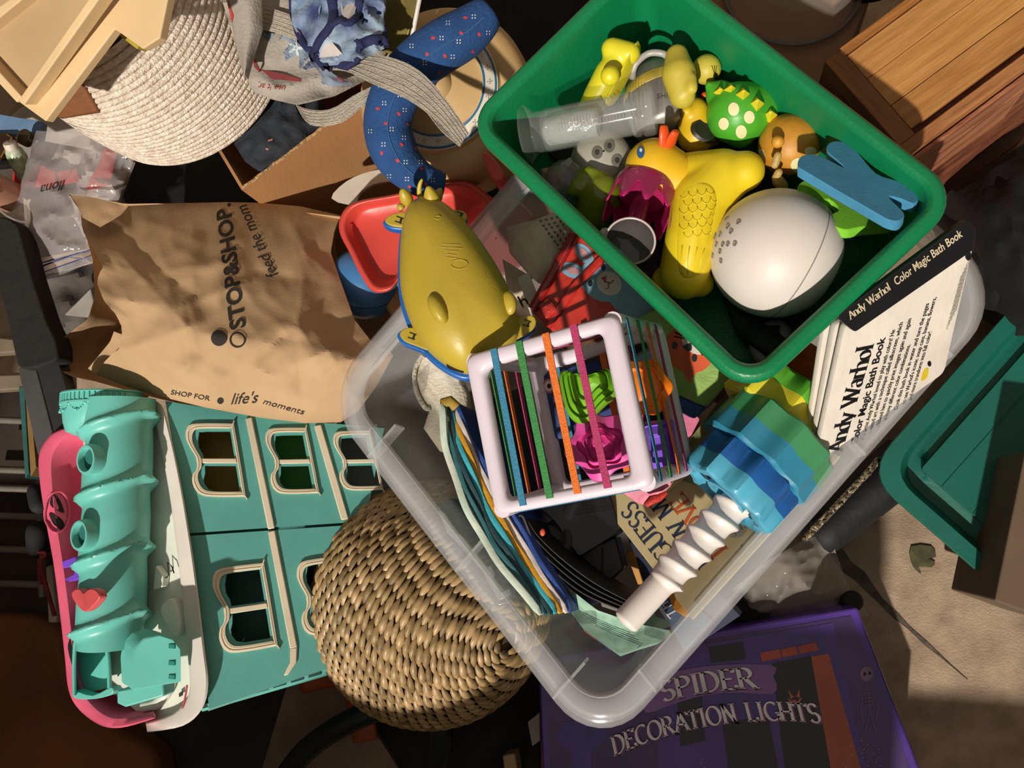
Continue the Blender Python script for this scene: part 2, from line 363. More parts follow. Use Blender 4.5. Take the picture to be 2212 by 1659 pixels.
# ================================================================ clear tub
CT = ((737, 878), (1248, 1598), (2235, 650), (1400, -10))
mb, (tc, tu, tv, ta, tb) = tub(CT, .36, .035, .055, .062, .026, .022, .0025, fit=para)
M_TUB = CLEAR('#dfe0e2', .19, .2, 'clear_tub')
M_RIM = CLEAR('#dedee0', .27, .16, 'clear_rim')
clear_tub = thing('storage_tub', 'large clear plastic storage tub full of toys and books', 'tub', (tc.x, tc.y, .03))
obj('body', mb, M_TUB, clear_tub, smooth=50)
mb = MB(); R = lambda i, z, r: rring(tc, tu, tv, ta-i, tb-i, r, z, 8)
mb.loft([R(-.003, .338, .064), R(-.003, .362, .064), R(.002, .3665, .06), R(.020, .3665, .042), R(.0245, .361, .038)], False, False)
obj('rim', mb, M_RIM, clear_tub, smooth=60, label='thick frosted rim')
mb = MB()
mb.loft([R(.022, .3645, .042), R(.024, .3685, .04), R(.027, .3645, .037)], False, False)
obj('rim_bead', mb, M_RIM, clear_tub, smooth=60)
def tubxy(s, t, z): return V((tc.x, tc.y, z))+tu*s+tv*t
for s, t, along in ((-ta, tb*.62, 0), (-ta, tb*-.05, 0), (-ta, -tb*.72, 0), (-ta*.72, -tb, 1), (ta*.72, -tb, 1), (ta*.3, -tb, 1), (-ta*.3, tb, 1)):
    mb = MB()
    if along: mb.box(tubxy(s, t+(.012 if t < 0 else -.012), .352), tu*.0015, tv*.013, V((0, 0, .0135)))
    else: mb.box(tubxy(s+.022, t, .352), tu*.024, tv*.0016, V((0, 0, .0135)))
    obj('rim_rib', mb, M_RIM, clear_tub, smooth=0, bev=.0006)
# ================================================================ green bin
GB = ((985, 262), (1637, 858), (2078, 418), (1400, -118))
M_GRN = M('#0c7a4a', .38, .06, 12, .12, 300, spec=.45)
green_bin = thing('toy_bin', 'green plastic bin of bath toys sitting across the clear tub', 'bin', (0, 0, 0))
mb, (gc, gu, gv, ga, gb_) = tub(GB, .50, .372, .026, .034, .015, .014, .003)
green_bin.location = (gc.x, gc.y, .369); green_bin['_o'] = [gc.x, gc.y, .369]
obj('body', mb, M_GRN, green_bin, smooth=50, bev=.0012)
# ================================================================ teal toy house
M_TEAL = M('#58a097', .42, .05, 10, .05, 200); M_TEAL2 = M('#6cc2b6', .40, .05, 10)
M_CRM = M('#d9cbb0', .5, .05, 20); M_WHT = M('#ded5cd', .5, .05, 14); M_PNK = M('#e0607e', .5, .06, 20)
FA = PL((370, 880, .315), (440, 1560, .305), (800, 1200, .225)); QA = PL((370, 880, .315), (440, 1560, .305), (100, 1200, .262))
hb = FA.p(560, 1180)
house = thing('toy_house', 'teal toy house with cream windows lying on its back at the left', 'toy house', (hb.x, hb.y, .1))
WQ = [((397, 915), (505, 915), (531, 1073), (420, 1073)), ((570, 925), (662, 924), (690, 1065), (588, 1068)), ((716, 932), (800, 930), (828, 1058), (738, 1060)),
      ((455, 1230), (570, 1216), (600, 1395), (478, 1416)), ((638, 1214), (740, 1200), (765, 1362), (655, 1376))]
WO = [(0, .18), (.06, .05), (.25, 0), (.96, 0), (1, .02), (1, .97), (.97, 1), (.3, 1), (.08, .95), (0, .82), (.03, .70), (.12, .62), (.15, .5), (.12, .42), (.04, .30)]
def bil(q, u, v): return (V(q[0])*(1-u)*(1-v)+V(q[1])*u*(1-v)+V(q[3])*(1-u)*v+V(q[2])*u*v)
def wout(q, s=1, v0=0, v1=1):
    o = [bil(q, .5+(u-.52)*s+.02, .5+(v-.5)*s) for u, v in WO]; return sm(o, 3) if s == 1 else sm(o, 3)
def pane(q, v0, v1):
    o = [(max(.16, u*.74+.14) if u < .5 else .85, v) for u, v in ([(0.0, .2), (.1, .08), (.3, .07), (1, .07), (1, .46), (.12, .46), (.1, .38), (.02, .3)] if v0 == 0 else [(.12, .55), (1, .55), (1, .91), (.32, .91), (.12, .88), (.02, .8), (.02, .74), (.09, .66)])]
    return [bil(q, u, v) for u, v in o]
up = [(357, 866), (560, 900), (830, 925), (790, 1126), (405, 1152)]; lo = [(406, 1158), (790, 1132), (780, 1430), (720, 1440), (452, 1532)]
for nm, out, ws in (('upper_wall', up, (0, 1, 2)), ('lower_wall', lo, (3, 4))):
    mb = MB(); mb.plate(FA, out, .004)
    o = obj(nm, mb, M_TEAL, house, smooth=30)
    cs = []
    for w in ws:
        for v0 in (0, .5): c = MB(); c.prism([FA.p(p[0], p[1], .02) for p in pane(WQ[w], v0, 0)], -FA.n*.04); cs.append(c)
    cut(o, cs)
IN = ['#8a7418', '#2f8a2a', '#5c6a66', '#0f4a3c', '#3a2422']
for w, q in enumerate(WQ):
    fr = MB(); oo = wout(q); ii = [bil(q, .5+(u-.5)*.82+.03, .5+(v-.5)*.86) for u, v in WO]; ii = sm(ii, 3)
    fr.loft([[FA.p(*p, 0) for p in oo], [FA.p(*p, .004) for p in oo], [FA.p(*(p.lerp(q2, .35)), .0045) for p, q2 in zip(oo, ii)], [FA.p(*(p.lerp(q2, .5)), .003) for p, q2 in zip(oo, ii)], [FA.p(*(p.lerp(q2, .65)), .0045) for p, q2 in zip(oo, ii)], [FA.p(*p, .004) for p in ii], [FA.p(*p, -.003) for p in ii]], False, False)
    win = obj('window', fr, M_CRM, house, smooth=30)
    b = MB(); b.plate(FA, [bil(q, .14, .475), bil(q, .93, .475), bil(q, .93, .54), bil(q, .14, .54)], .005, .003); obj('crossbar', b, M_CRM, win, bev=.0008)
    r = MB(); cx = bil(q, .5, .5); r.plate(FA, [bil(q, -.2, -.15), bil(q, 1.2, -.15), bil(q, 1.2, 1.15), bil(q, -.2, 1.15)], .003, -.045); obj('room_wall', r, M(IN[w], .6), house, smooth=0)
for a, b, c in (((537, 902), (586, 1142), 15), ((586, 1147), (634, 1400), 16), ((686, 918), (745, 1122), 16)):
    m = MB(); a, b = V(a), V(b); n = V((1, -.2)).normalized()*c/2
    m.plate(FA, [a-n, a+n, b+n, b-n], .005, .004); obj('wall_band', m, M_CRM, house, bev=.0012)
m = MB(); m.prism([FA.p(*p, .004) for p in [(626, 1400), (642, 1398), (640, 1432), (622, 1458), (612, 1460), (626, 1432)]], -FA.n*.006); obj('wall_band', m, M_CRM, house, bev=.0012)
# body of the house behind the front, its lower edge with hinges
m = MB(); side = [(362, 872), (790, 925), (750, 1430), (452, 1535)]
m.prism([FA.p(*p, -.06) for p in side], V((0, 0, -.22))); obj('house_shell', m, M_TEAL, house, smooth=20)
m = MB(); m.loft([[FA.p(*p, h) for p in ((448, 1520), (720, 1432))][:2]+[FA.p(*p, h2) for p in ((722, 1446), (450, 1536))] for h, h2 in ((0, -.004), (-.05, -.05))], True, True); obj('lower_edge', m, M_TEAL, house, smooth=20)
m = MB(); m.tube([FA.p(436, 1527, -.012), FA.p(705, 1450, -.012)], .0055, 10); obj('hinge_barrel', m, M_TEAL2, house, smooth=60)
for i in range(7):
    p = FA.p(452+i*38, 1522-i*11, -.004); ax = (FA.p(705, 1450)-FA.p(436, 1527)).normalized()
    m = MB(); m.box(p, ax*.0075, FA.n.cross(ax)*.0022, FA.n*.0025); obj('hinge_slot', m, M('#12463f', .6), house, smooth=0)
# terrace plate, its rim, pink wall
po = sm([(318, 862), (348, 874), (366, 930), (392, 1050), (420, 1220), (442, 1400), (450, 1478), (436, 1532), (395, 1568), (318, 1582)], 4, False)
pi = sm([(312, 872), (326, 884), (340, 935), (364, 1055), (386, 1220), (404, 1400), (410, 1480), (400, 1515), (370, 1543), (315, 1562)], 4, False)
m = MB(); m.loft([[QA.p(*p, -.012) for p in po], [QA.p(*p, .006) for p in po], [QA.p(*p.lerp(q, .12), .0085) for p, q in zip(po, pi)], [QA.p(*p.lerp(q, .85), .0085) for p, q in zip(po, pi)], [QA.p(*p, .006) for p in pi], [QA.p(*p, -.004) for p in pi]], False, False, False)
obj('terrace_rim', m, M_WHT, house, smooth=50, solid=.002)
lf = [(180, 940), (186, 1100), (196, 1280), (222, 1440), (250, 1500), (300, 1540)]
m = MB(); m.prism([QA.p(*p, -.003) for p in pi+[V(p) for p in reversed(lf)]], -QA.n*.006); obj('terrace', m, M('#dfe3d6', .5, .04), house, smooth=30)
for pts, h in (([(330, 1275), (350, 1268), (352, 1245), (336, 1222)][::-1], .008),):
    m = MB(); m.prism([QA.p(*p, h) for p in pts], -QA.n*.01); obj('step', m, M('#dfe3d6', .5, .04), house, bev=.001)
m = MB(); m.prism([QA.p(*p, .008) for p in sm([(345, 1320), (360, 1295), (378, 1300), (388, 1340), (385, 1368), (372, 1372)], 4)], -QA.n*.012); obj('arch_moulding', m, M('#dfe3d6', .5, .04), house, bev=.002)
m = MB(); m.tube([QA.p(*p, .006) for p in sm([(312, 1525), (340, 1518), (360, 1495), (368, 1470)], 4, False)], .007, 10); obj('curved_rail', m, M('#dfe3d6', .5, .04), house, smooth=70)
m = MB(); m.tube([QA.p(*p, .004) for p in [(354, 1246), (360, 1248), (364, 1242), (362, 1214), (372, 1225), (376, 1238)]], .0009, 5); obj('ink_scribble', m, M('#15130f', .7), house)
m = MB(); m.tube([QA.p(*p, .009) for p in sm([(404, 1480), (400, 1505), (394, 1530)], 4, False)], .0012, 5); obj('red_mark', m, M('#c02038', .6), house)
m = MB(); m.prism([QA.p(*p, .0012) for p in [(386, 1498), (394, 1492), (394, 1502), (387, 1506)]], -QA.n*.001); obj('peg_hole', m, M('#2c3028', .8), house, smooth=0)
tp = sm([(215, 905), (130, 928), (100, 950), (84, 985), (86, 1040), (98, 1120), (116, 1220), (130, 1330), (140, 1420), (148, 1490), (170, 1532), (215, 1566), (262, 1572), (335, 1552)], 5, False)
bt = sm([(215, 915), (160, 938), (128, 958), (112, 990), (112, 1040), (120, 1120), (136, 1220), (150, 1330), (160, 1420), (172, 1480), (195, 1520), (232, 1548), (270, 1552), (332, 1540)], 5, False)
bi = sm([(240, 930), (215, 945), (196, 960), (190, 1000), (190, 1040), (194, 1120), (200, 1220), (205, 1330), (208, 1400), (216, 1450), (235, 1490), (262, 1515), (290, 1522), (328, 1525)], 5, False)
m = MB(); m.loft([[QA.p(*p, -.03) for p in tp], [QA.p(*p, .022) for p in tp], [QA.p(*p.lerp(q, .2), .025) for p, q in zip(tp, bt)], [QA.p(*p, .022) for p in bt], [QA.p(*p.lerp(q, .5), -.002) for p, q in zip(bt, bi)], [QA.p(*p, -.022) for p in bi], [QA.p(*(p+V((70, 0))), -.024) for p in bi]], False, False, False)
pink = obj('pink_wall', m, M_PNK, house, smooth=60, solid=.002, label='pink scalloped wall')
for pts in (sm([(110, 1090), (116, 1068), (128, 1080), (137, 1108)], 4), sm([(108, 1108), (132, 1122), (140, 1142), (130, 1144), (116, 1130)], 4), sm([(148, 1392), (160, 1366), (164, 1395), (160, 1440), (152, 1420)], 3)):
    ps = onto(pink, pts, .0012); m = MB(); m.add([p for p, n in ps], [list(range(len(ps)))]); obj('wall_opening', m, M('#1d1712', .9), house, smooth=0, solid=.0006)
ps = onto(pink, ring2(124, 1106, 24, 44, 28), .002); m = MB(); m.tube([p for p, n in ps]+[ps[0][0]], .0016, 6); obj('opening_frame', m, M_PNK, house)
# slide tube
ax0, ax1 = QA.p(262, 862, .040), QA.p(238, 1395, .040); L = (ax1-ax0).length; ad = (ax1-ax0).normalized(); w1 = QA.n; w2 = ad.cross(w1)
rings = []; NS = 110; pitch = L/3.75; R0 = .0395
for i in range(NS+1):
    s = i/NS; c = ax0+ad*L*s; row = []
    for q in range(48):
        th = 2*math.pi*q/48; ph = ((s*L)/pitch-(.20+th/(2*math.pi)*1.0 if th < math.pi else .20+(2-th/math.pi)*.5))
        d = min(ph % 1, 1-ph % 1); bump = .0085*math.exp(-(d/.07)**2)
        lag = (ph % 1); step = -.0030*(max(0, 1-lag/.5) if lag < .5 else 0)
        r = R0*(1-.04*s)+bump+step
        row.append(c+w1*math.cos(th-math.pi/2)*r+w2*math.sin(th-math.pi/2)*r)
    rings.append(row)
m = MB(); m.loft(rings, True, True); slide = obj('slide_tube', m, M_TEAL2, house, smooth=60, label='spiral ridged teal slide tube')
SGN = 1 if w2.dot(QA.p(300, 900)-QA.p(200, 900)) > 0 else -1
m = MB(); top = QA.p(221, 848, .042); rr = .0335
prof = lambda c, h, r, r2: [c+ad*h+w2*r*math.cos(t)+w1*r2*math.sin(t) for t in [2*math.pi*i/40 for i in range(40)]]
m.loft([prof(top, 0, .0535, .041), prof(top, .002, .0548, .042), prof(top, .003, .0525, .040), prof(top, .012, .0525, .040), prof(top, .013, .0545, .042), prof(top, .0155, .0545, .042), prof(top, .016, .053, .041), prof(top, .026, .050, .039), prof(top-w2*.006*SGN, .038, .042, .036), prof(top-w2*.014*SGN, .049, .030, .030), prof(top-w2*.018*SGN, .054, .014, .018)], True, True)
cr = obj('slide_crown', m, M_TEAL2, house, smooth=40)
for i in range(22):
    t = math.pi*(.06+.88*i/21); c = top+ad*.0078+w2*.053*math.cos(t)+w1*.0405*math.sin(t); nn = (w2*math.cos(t)/.053+w1*math.sin(t)/.040).normalized()
    m = MB(); m.box(c, ad*.0042, nn.cross(ad)*.0010, nn*.0012); obj('crown_rib', m, M_TEAL2, house, smooth=0, bev=.0004)
for k in range(5):
    pts = []
    for i in range(9):
        t = math.pi*(.16+.155*k+.15*i/8); h = .0165+.008*math.sin(math.pi*i/8); pts.append(top+ad*h+w2*(.0525)*math.cos(t)+w1*.0402*math.sin(t))
    m = MB()
    for j, p in enumerate(pts): m.ball(p, .0012 if j not in (0, 4, 8) else .0022, seg=8, rings=5)
    obj('bead_garland', m, M_TEAL2, house, smooth=180)
for x, y in ((203, 993), (190, 1155)):
    o, d = onto(slide, [(x, y)], .0035)[0]; d = (d*.75+QA.n*.6).normalized()
    m = MB(); m.lathe(o, d, [(.0150, -.022), (.0142, .007), (.0132, .0092), (.0112, .0092), (.0102, .007), (.0100, -.022)], 32, sx=1, sy=1.28, u=w2); obj('porthole', m, M_TEAL2, house, smooth=50)
    m = MB(); m.lathe(o, d, [(.0001, .001), (.0102, .001)], 24, sy=1.28, u=w2); obj('porthole_opening', m, M('#1f6a62', .7), house)
hp = [(183, 1322), (162, 1302), (154, 1285), (160, 1274), (172, 1272), (180, 1281), (192, 1272), (206, 1274), (214, 1287), (207, 1302)]
HP = PL((183, 1320, QA.p(183, 1320, .088).z), (160, 1275, QA.p(160, 1275, .080).z), (210, 1275, QA.p(210, 1275, .096).z))
m = MB(); m.plate(HP, sm(hp, 4), .009, .002); obj('heart', m, M('#dd5b5f', .45), house, bev=.0012, label='coral heart on the slide')
# slide foot: arched housing, trough, landing
m = MB(); ar = [(287, 1492), (284, 1435), (290, 1402), (310, 1380), (345, 1371), (374, 1380), (391, 1402), (392, 1474)]
SP = PL((287, 1492, QA.p(287, 1492, .06).z), (392, 1474, QA.p(392, 1474, .052).z), (330, 1372, QA.p(330, 1372, .058).z))
m.prism([SP.p(*p) for p in ar], (SP.p(236, 1484)-SP.p(287, 1492))-SP.n*.018); obj('arch_housing', m, M_TEAL2, house, bev=.0015, smooth=35)
for y in (1396, 1432, 1462):
    m = MB(); c = SP.p(372, y, .0002); m.box(c, w2*.0045, ad*.0022, SP.n*.0012); obj('clip_notch', m, M('#2b8a7d', .5), house, smooth=0)
m = MB(); m.prism([SP.p(*p, -.006) for p in [(252, 1492), (352, 1474), (352, 1505), (270, 1528), (252, 1520)]], -SP.n*.02); obj('foot_block', m, M_TEAL2, house, bev=.002)
tw = sm([(161, 1502), (160, 1440), (163, 1385), (172, 1360), (192, 1354), (214, 1368), (228, 1394), (234, 1430), (236, 1486)], 4, False)
m = MB(); m.strip([QA.p(*p, .052) for p in tw], [QA.p(*p, .008) for p in tw], (QA.p(210, 1400)-QA.p(208, 1400)).normalized()*.0022); obj('slide_trough', m, M_TEAL2, house, smooth=60)
m = MB(); m.prism([QA.p(*p, .014) for p in tw], -QA.n*.004); obj('trough_floor', m, M_TEAL2, house, smooth=0)
m = MB(); m.tube([QA.p(*p, .0525) for p in tw], .0022, 8); obj('trough_lip', m, M_TEAL2, house, smooth=70)
m = MB(); m.prism([QA.p(*p, .03) for p in sm([(155, 1500), (162, 1492), (200, 1502), (240, 1484), (241, 1500), (205, 1510), (165, 1510)], 3)], -QA.n*.012); obj('landing_lip', m, M_TEAL2, house, bev=.001)
m = MB(); m.prism([QA.p(*p, .03) for p in [(133, 1213), (162, 1202), (170, 1215), (172, 1250), (150, 1257), (138, 1252), (160, 1240), (158, 1222), (136, 1228)]], -QA.n*.02); obj('purple_clip', m, M('#7a4bd0', .4), house, bev=.001, label='purple clip')
class PN(PL):                                            # plane through a point with a given normal
    def __init__(s, pt, n): s.o = V(pt); s.n = V(n).normalized()
def elem(pts): return [V(p) for p in pts]
def lerp2(a, b, t): return V(a).lerp(V(b), t)
# ================================================================ seagrass basket
C = P(935, 1296, .158); RB = .154
basket = thing('seagrass_basket', 'round woven seagrass basket between the teal house and clear tub', 'basket', (C.x, C.y, 0))
axd = V((.78, -.22, .55)).normalized(); bu, bv, bn = basis(axd)
m = MB(); m.ball(C, RB-.004, axd, seg=40, rings=24); obj('basket_lining', m, M('#4a3418', .9), basket, smooth=180)
m = MB(); th = .10; k = 0
while th < 2.35:
    r = RB*math.sin(th); n = max(6, int(2*math.pi*r/.0235)); 
    for i in range(n):
        a0 = 2*math.pi*(i+.5*(k % 2)+random.uniform(-.06, .06))/n; da = math.pi/n*1.22; m.mi = random.choice((0, 0, 1, 1, 2)); rs = []
        w = .0043*random.uniform(.85, 1.12)
        for q in range(6):
            t = q/5; a = a0+da*(t*2-1); s = (math.sin(math.pi*(.05+.90*t)))**.95
            tt = th+(t-.5)*.018; d = bn*math.cos(tt)+(bu*math.cos(a)+bv*math.sin(a))*math.sin(tt)
            e1 = (bn*-math.sin(tt)+(bu*math.cos(a)+bv*math.sin(a))*math.cos(tt)); c = C+d*(RB-.002+.0035*s)
            rs.append([c+e1*w*s*1.05*math.cos(x)+d*.0032*s*math.sin(x) for x in (0, .9, math.pi/2, math.pi-.9, math.pi, -math.pi/2)])
        m.loft(rs, True, True)
    th += .0076/RB; k += 1
obj('weave', m, [M('#a88c5e', .5, .2, 90, hex2='#80663e', spec=.6), M('#b8986a', .45, .2, 90, spec=.6), M('#8f7448', .55, .25, 90)], basket, smooth=60, kind='stuff')
# ================================================================ paper bag
CREASES = [(240, 500, 420, 640, -.006, 26), (270, 560, 400, 700, .006, 30), (380, 665, 560, 600, .007, 24), (560, 590, 715, 610, -.006, 22), (620, 470, 660, 540, .005, 20), (655, 540, 725, 600, .006, 20), (655, 600, 640, 780, .007, 26), (540, 790, 640, 700, -.006, 26), (640, 790, 780, 720, .007, 24), (690, 830, 760, 760, -.006, 20), (260, 760, 420, 700, .006, 26), (330, 830, 470, 760, .006, 22), (420, 760, 560, 840, -.005, 24), (560, 800, 660, 870, .006, 22), (300, 470, 430, 520, .005, 26), (430, 560, 480, 450, -.004, 20), (640, 740, 660, 900, -.005, 18), (230, 640, 330, 660, .006, 26), (330, 590, 520, 560, .005, 24)]
def bagz(u, v, x, y):
    vv = v/.62 if v < .62 else (1-v)/.38
    b = .268+.03*(1-u)-.02*max(0,u-.6)+.022*v+.098*max(0, math.sin(math.pi/2*(.05+.95*max(0, vv))))**.8*(1-.25*u)*(.75+.25*math.sin(math.pi*min(1, max(0, 1.05-u*.9))))
    w = .0075*ridge(x, y, 1/190, 1)+.0048*ridge(x+.5*y, y-.3*x, 1/110, 2)+.0020*ridge(x, y, 1/52, 3)
    for (ax_, ay_, bx_, by_, am, wd_) in CREASES:
        dx, dy = bx_-ax_, by_-ay_; t = max(0, min(1, ((x-ax_)*dx+(y-ay_)*dy)/(dx*dx+dy*dy))); d = math.hypot(x-ax_-t*dx, y-ay_-t*dy); w += am*math.exp(-d/wd_)*(.5+.5*math.sin(math.pi*(.15+.7*t)))
    return b+w*min(1, 6*v, 6*(1-v), 5*(1-u)+.25)
Lt = [(150, 420), (172, 455), (180, 500), (205, 545), (222, 575), (208, 610), (226, 650), (258, 690), (264, 722), (258, 752), (226, 780), (205, 808)]
Lt2 = resamp(Lt, 60); Lt2 = [p+V((random.uniform(-2, 2), random.uniform(-1, 1))) for p in Lt2]
g = coons(Lt2, [(735, 465), (722, 500), (714, 545), (740, 620), (765, 690), (800, 735), (850, 765), (815, 830), (775, 885)],
          [(150, 420), (270, 446), (380, 440), (480, 437), (560, 438), (650, 446), (735, 465)],
          [(205, 808), (262, 832), (330, 853), (440, 880), (560, 902), (660, 914), (735, 912), (775, 885)], 96, 64)
bag = thing('paper_bag', 'crumpled brown paper grocery bag with black lettering on its side', 'paper bag', P(450, 650, .2))
M_KR = M('#bb9a74', .85, .07, 14, .07, 300)
bagtop = obj('front_sheet', sheet(g, bagz, .0014), M_KR, bag, smooth=35)
g2 = coons([(150, 418), (166, 440), (200, 560), (205, 640), (190, 690), (128, 735), (120, 770), (128, 800), (150, 812), (205, 824)], [(735, 468), (720, 520), (740, 620), (790, 735), (845, 766), (775, 888)],
           [(150, 418), (270, 440), (480, 436), (735, 466)], [(205, 824), (330, 858), (440, 884), (720, 916), (775, 888)], 40, 30)
obj('back_sheet', sheet(g2, lambda u, v, x, y: .28+.02*(1-u)*math.sin(math.pi*v)**.5*0+.004*ridge(x, y, 1/70, 5)-.10*(math.sin(math.pi*v)**.5)*min(1, u*8)*.9, .0014), M_KR, bag, smooth=35)
g3 = coons([(152, 420), (165, 440), (178, 470)], [(275, 446), (262, 462), (215, 490)], [(152, 420), (210, 428), (275, 446)], [(178, 470), (200, 482), (215, 490)], 12, 8)
obj('torn_flap', sheet(g3, lambda u, v, x, y: .35+.012*v+.003*ridge(x, y, 1/40, 6), .0014), M_KR, bag, smooth=35)
g4 = coons([(246, 716), (238, 738), (190, 796)], [(262, 722), (262, 745), (212, 812)], [(246, 716), (262, 722)], [(190, 796), (212, 812)], 6, 14)
obj('torn_flap', sheet(g4, lambda u, v, x, y: .36+.01*u-.05*v, .0014), M_KR, bag, smooth=35)
M_INK = M('#2c241e', .85)
BZ = Z(.37)
def bagtext(s, a, b, upx, size, bold, shear=0, fit=True):
    o, x, y, L = pline(BZ, a, b, upx); t = text('lettering', s, o, x, y, size, M_INK, bag, bold=bold, shear=shear)
    if fit:
        xs = [v.co.dot(x) for v in t.data.vertices]; k = L/(max(xs)-min(xs)); o0 = o-V(bag['_o'])
        for v in t.data.vertices: d = v.co-o0; v.co = o0+d+x*(d.dot(x)*(k-1))
    drape(t, bagtop, BZ.n); return t
bagtext('STOP&SHOP.', (530, 706), (497, 438), (480, 700), .0285, .028)
bagtext('feed the mom', (602, 594), (532, 440), (570, 600), .0215, .003, .35)
bagtext('SHOP FOR', (368, 852), (452, 866), (370, 838), .008, .01, fit=True)
bagtext("life's", (497, 874), (556, 870), (497, 850), .0185, .006, .3)
bagtext('moments', (566, 872), (655, 896), (572, 860), .009, .004, .2)
for c, s in (((473, 730), 1), ((513, 734), 0), ((476, 866), 2)):
    r = 17.5 if s < 2 else 7; m = MB(); o = ring2(*c, r, r, 28); i = ring2(*c, r-3.5, r-3.5, 28)
    if s: m.add([BZ.p(*p) for p in o]+[BZ.p(*c)], [[k, (k+1) % 28, 28] for k in range(28)])
    else: m.add([BZ.p(*p) for p in o+i], [[k, (k+1) % 28, 28+(k+1) % 28, 28+k] for k in range(28)])
    t = obj('printed_dot' if s else 'printed_ring', m, M_INK, bag, smooth=0); drape(t, bagtop, BZ.n)
# ================================================================ yellow animal boat
BP = PL((880, 450, .445), (900, 740, .445), (1110, 640, .425))
M_YEL = M('#b8a034', .42, .07, 14, .06, 300); M_BLU = M('#1d62b4', .35, .06)
boat = thing('toy_boat', 'yellow animal shaped toy boat upside down on the clear tub rim', 'toy boat', BP.p(990, 620, -.03))
hull = [(905, 434), (930, 432), (957, 442), (988, 466), (1018, 498), (1047, 537), (1075, 580), (1099, 625), (1114, 668), (1121, 705), (1116, 735), (1092, 757), (1056, 782), (1022, 806), (992, 804), (955, 784), (922, 755), (896, 716), (877, 670), (867, 620), (866, 560), (870, 502), (882, 455)]
hs = sm(hull, 4); hc = V((985, 640))
dl = lambda o, k, dx=0, dy=0: [hc+(p-hc)*k+V((dx, dy)) for p in o]
m = MB(); n0 = [BP.p(*p, 0) for p in hs]; cen = BP.p(985, 640); rs = [[p-BP.n*.002 for p in n0], n0]
for j in range(1, 10):
    t = j/9; k = math.cos(t*math.pi/2)**.8 if j < 9 else .02; rs.append([cen+(p-cen)*k+BP.n*.046*math.sin(t*math.pi/2)**.85 for p in n0])
m.loft(rs); hullo = obj('hull', m, M_YEL, boat, smooth=60)
m = MB(); m.prism([BP.p(*p, -.003) for p in dl(hs, 1.025, -4, 7)], -BP.n*.014); obj('blue_rim', m, M_BLU, boat, bev=.002, label='blue rim')
m = MB(); m.prism([BP.p(*p, -.018) for p in dl(hs, .9, 4, 20)], -BP.n*.02); obj('cabin', m, M_YEL, boat, bev=.004)
fins = [([(832, 474), (845, 463), (874, 458), (884, 470), (880, 488), (852, 488), (836, 482)], (862, 475, 868, 462)),
        ([(975, 455), (999, 455), (1009, 467), (1002, 478), (988, 474)], (992, 464, 996, 456)),
        ([(864, 719), (880, 708), (902, 712), (930, 742), (930, 757), (900, 747), (872, 735)], (890, 726, 886, 716)),
        ([(1112, 695), (1126, 684), (1150, 682), (1158, 695), (1150, 712), (1125, 728), (1112, 730)], (1138, 698, 1135, 690))]
for o, h in fins:
    o = sm(o, 4); c = sum(o, V((0, 0)))/len(o)
    m = MB(); m.plate(BP, o, .004, .0015); f = obj('fin', m, M_YEL, boat, bev=.0008)
    m = MB(); m.plate(BP, [c+(p-c)*1.12+V((-2, 5)) for p in o], .012, -.003); obj('fin_underside', m, M_BLU, boat, bev=.0015)
    hx, hy = h[0], h[1]
    e, f = V((.94, .34)), V((-.34, .94)); c0 = V((hx, hy))
    for off, a, b in ((f*-5.5, 8, .8), (f*5.5, 8, .8), (e*4, 2.2, 5)):
        q = c0+off; m = MB(); m.plate(BP, [q-e*a-f*b, q+e*a-f*b, q+e*a+f*b, q-e*a+f*b], .001, .0021); obj('fin_slot', m, M('#151d26', .6), boat, smooth=0)
def lobe(nm, a, b, ra, rb, h0, h1, mat, par, pl):
    m = MB(); A0, B0 = pl.p(*a, h0), pl.p(*b, h1); pts = [A0.lerp(B0, t/8) for t in range(9)]; k = pl.m(*a)
    r = [max(.12, math.sin(math.pi*(.12+.84*t/8))**.6)*(ra+(rb-ra)*t/8)*k for t in range(9)]
    m.tube(pts, r, 14); return obj(nm, m, mat, par, smooth=180, sub=1)
lobe('ear', (884, 442), (868, 408), 16, 13, .0, .018, M_YEL, boat, BP)
lobe('ear', (940, 438), (952, 406), 14, 9, -.004, .006, M_YEL, boat, BP)
lobe('ear', (872, 452), (858, 442), 10, 8, -.004, .0, M_YEL, boat, BP)
lobe('nose_horn', (938, 446), (924, 402), 22, 12, .012, .03, M_YEL, boat, BP)
m = MB(); m.tube([BP.p(*p, h) for p, h in (((912, 436), .0), ((906, 424), .008), ((905, 404), .014), ((909, 392), .018), ((913, 386), .02))], [.0034, .003, .0028, .002, .0012], 10); obj('tail_hook', m, M_YEL, boat, smooth=180, sub=1)
for (x, y, a, b, ang) in ((946, 668, 17, 34, -25), (1098, 655, 13, 27, -8)):
    ps = onto(hullo, [(x, y)], 0); q, n = ps[0]; k = BP.m(x, y); d = (BP.p(x+math.sin(math.radians(-ang))*10, y+math.cos(math.radians(ang))*10)-BP.p(x, y)).normalized()
    m = MB(); m.ball(q, (b*k, a*k, .009), n, d, 20, 12); obj('foot_bump', m, M_YEL, boat, smooth=180)
ps = onto(hullo, ring2(992, 571, 18, 10, 24), .0003); m = MB(); m.tube([p for p, n in ps]+[ps[0][0]], .0004, 5); obj('moulded_oval', m, M_YEL, boat)
for y, w in ((527, 20), (534, 24), (541, 14), (549, 10), (556, 14)):
    ps = onto(hullo, [(975-w+i*w/3, y+(i*.4)) for i in range(7)], .0003); m = MB(); m.tube([p for p, n in ps], .0003, 4); obj('moulded_line', m, M_YEL, boat)
ps = onto(hullo, ring2(945, 470, 7, 3.5, 16), .0002); m = MB(); m.tube([p for p, n in ps]+[ps[0][0]], .0004, 5); obj('moulded_oval', m, M_YEL, boat)
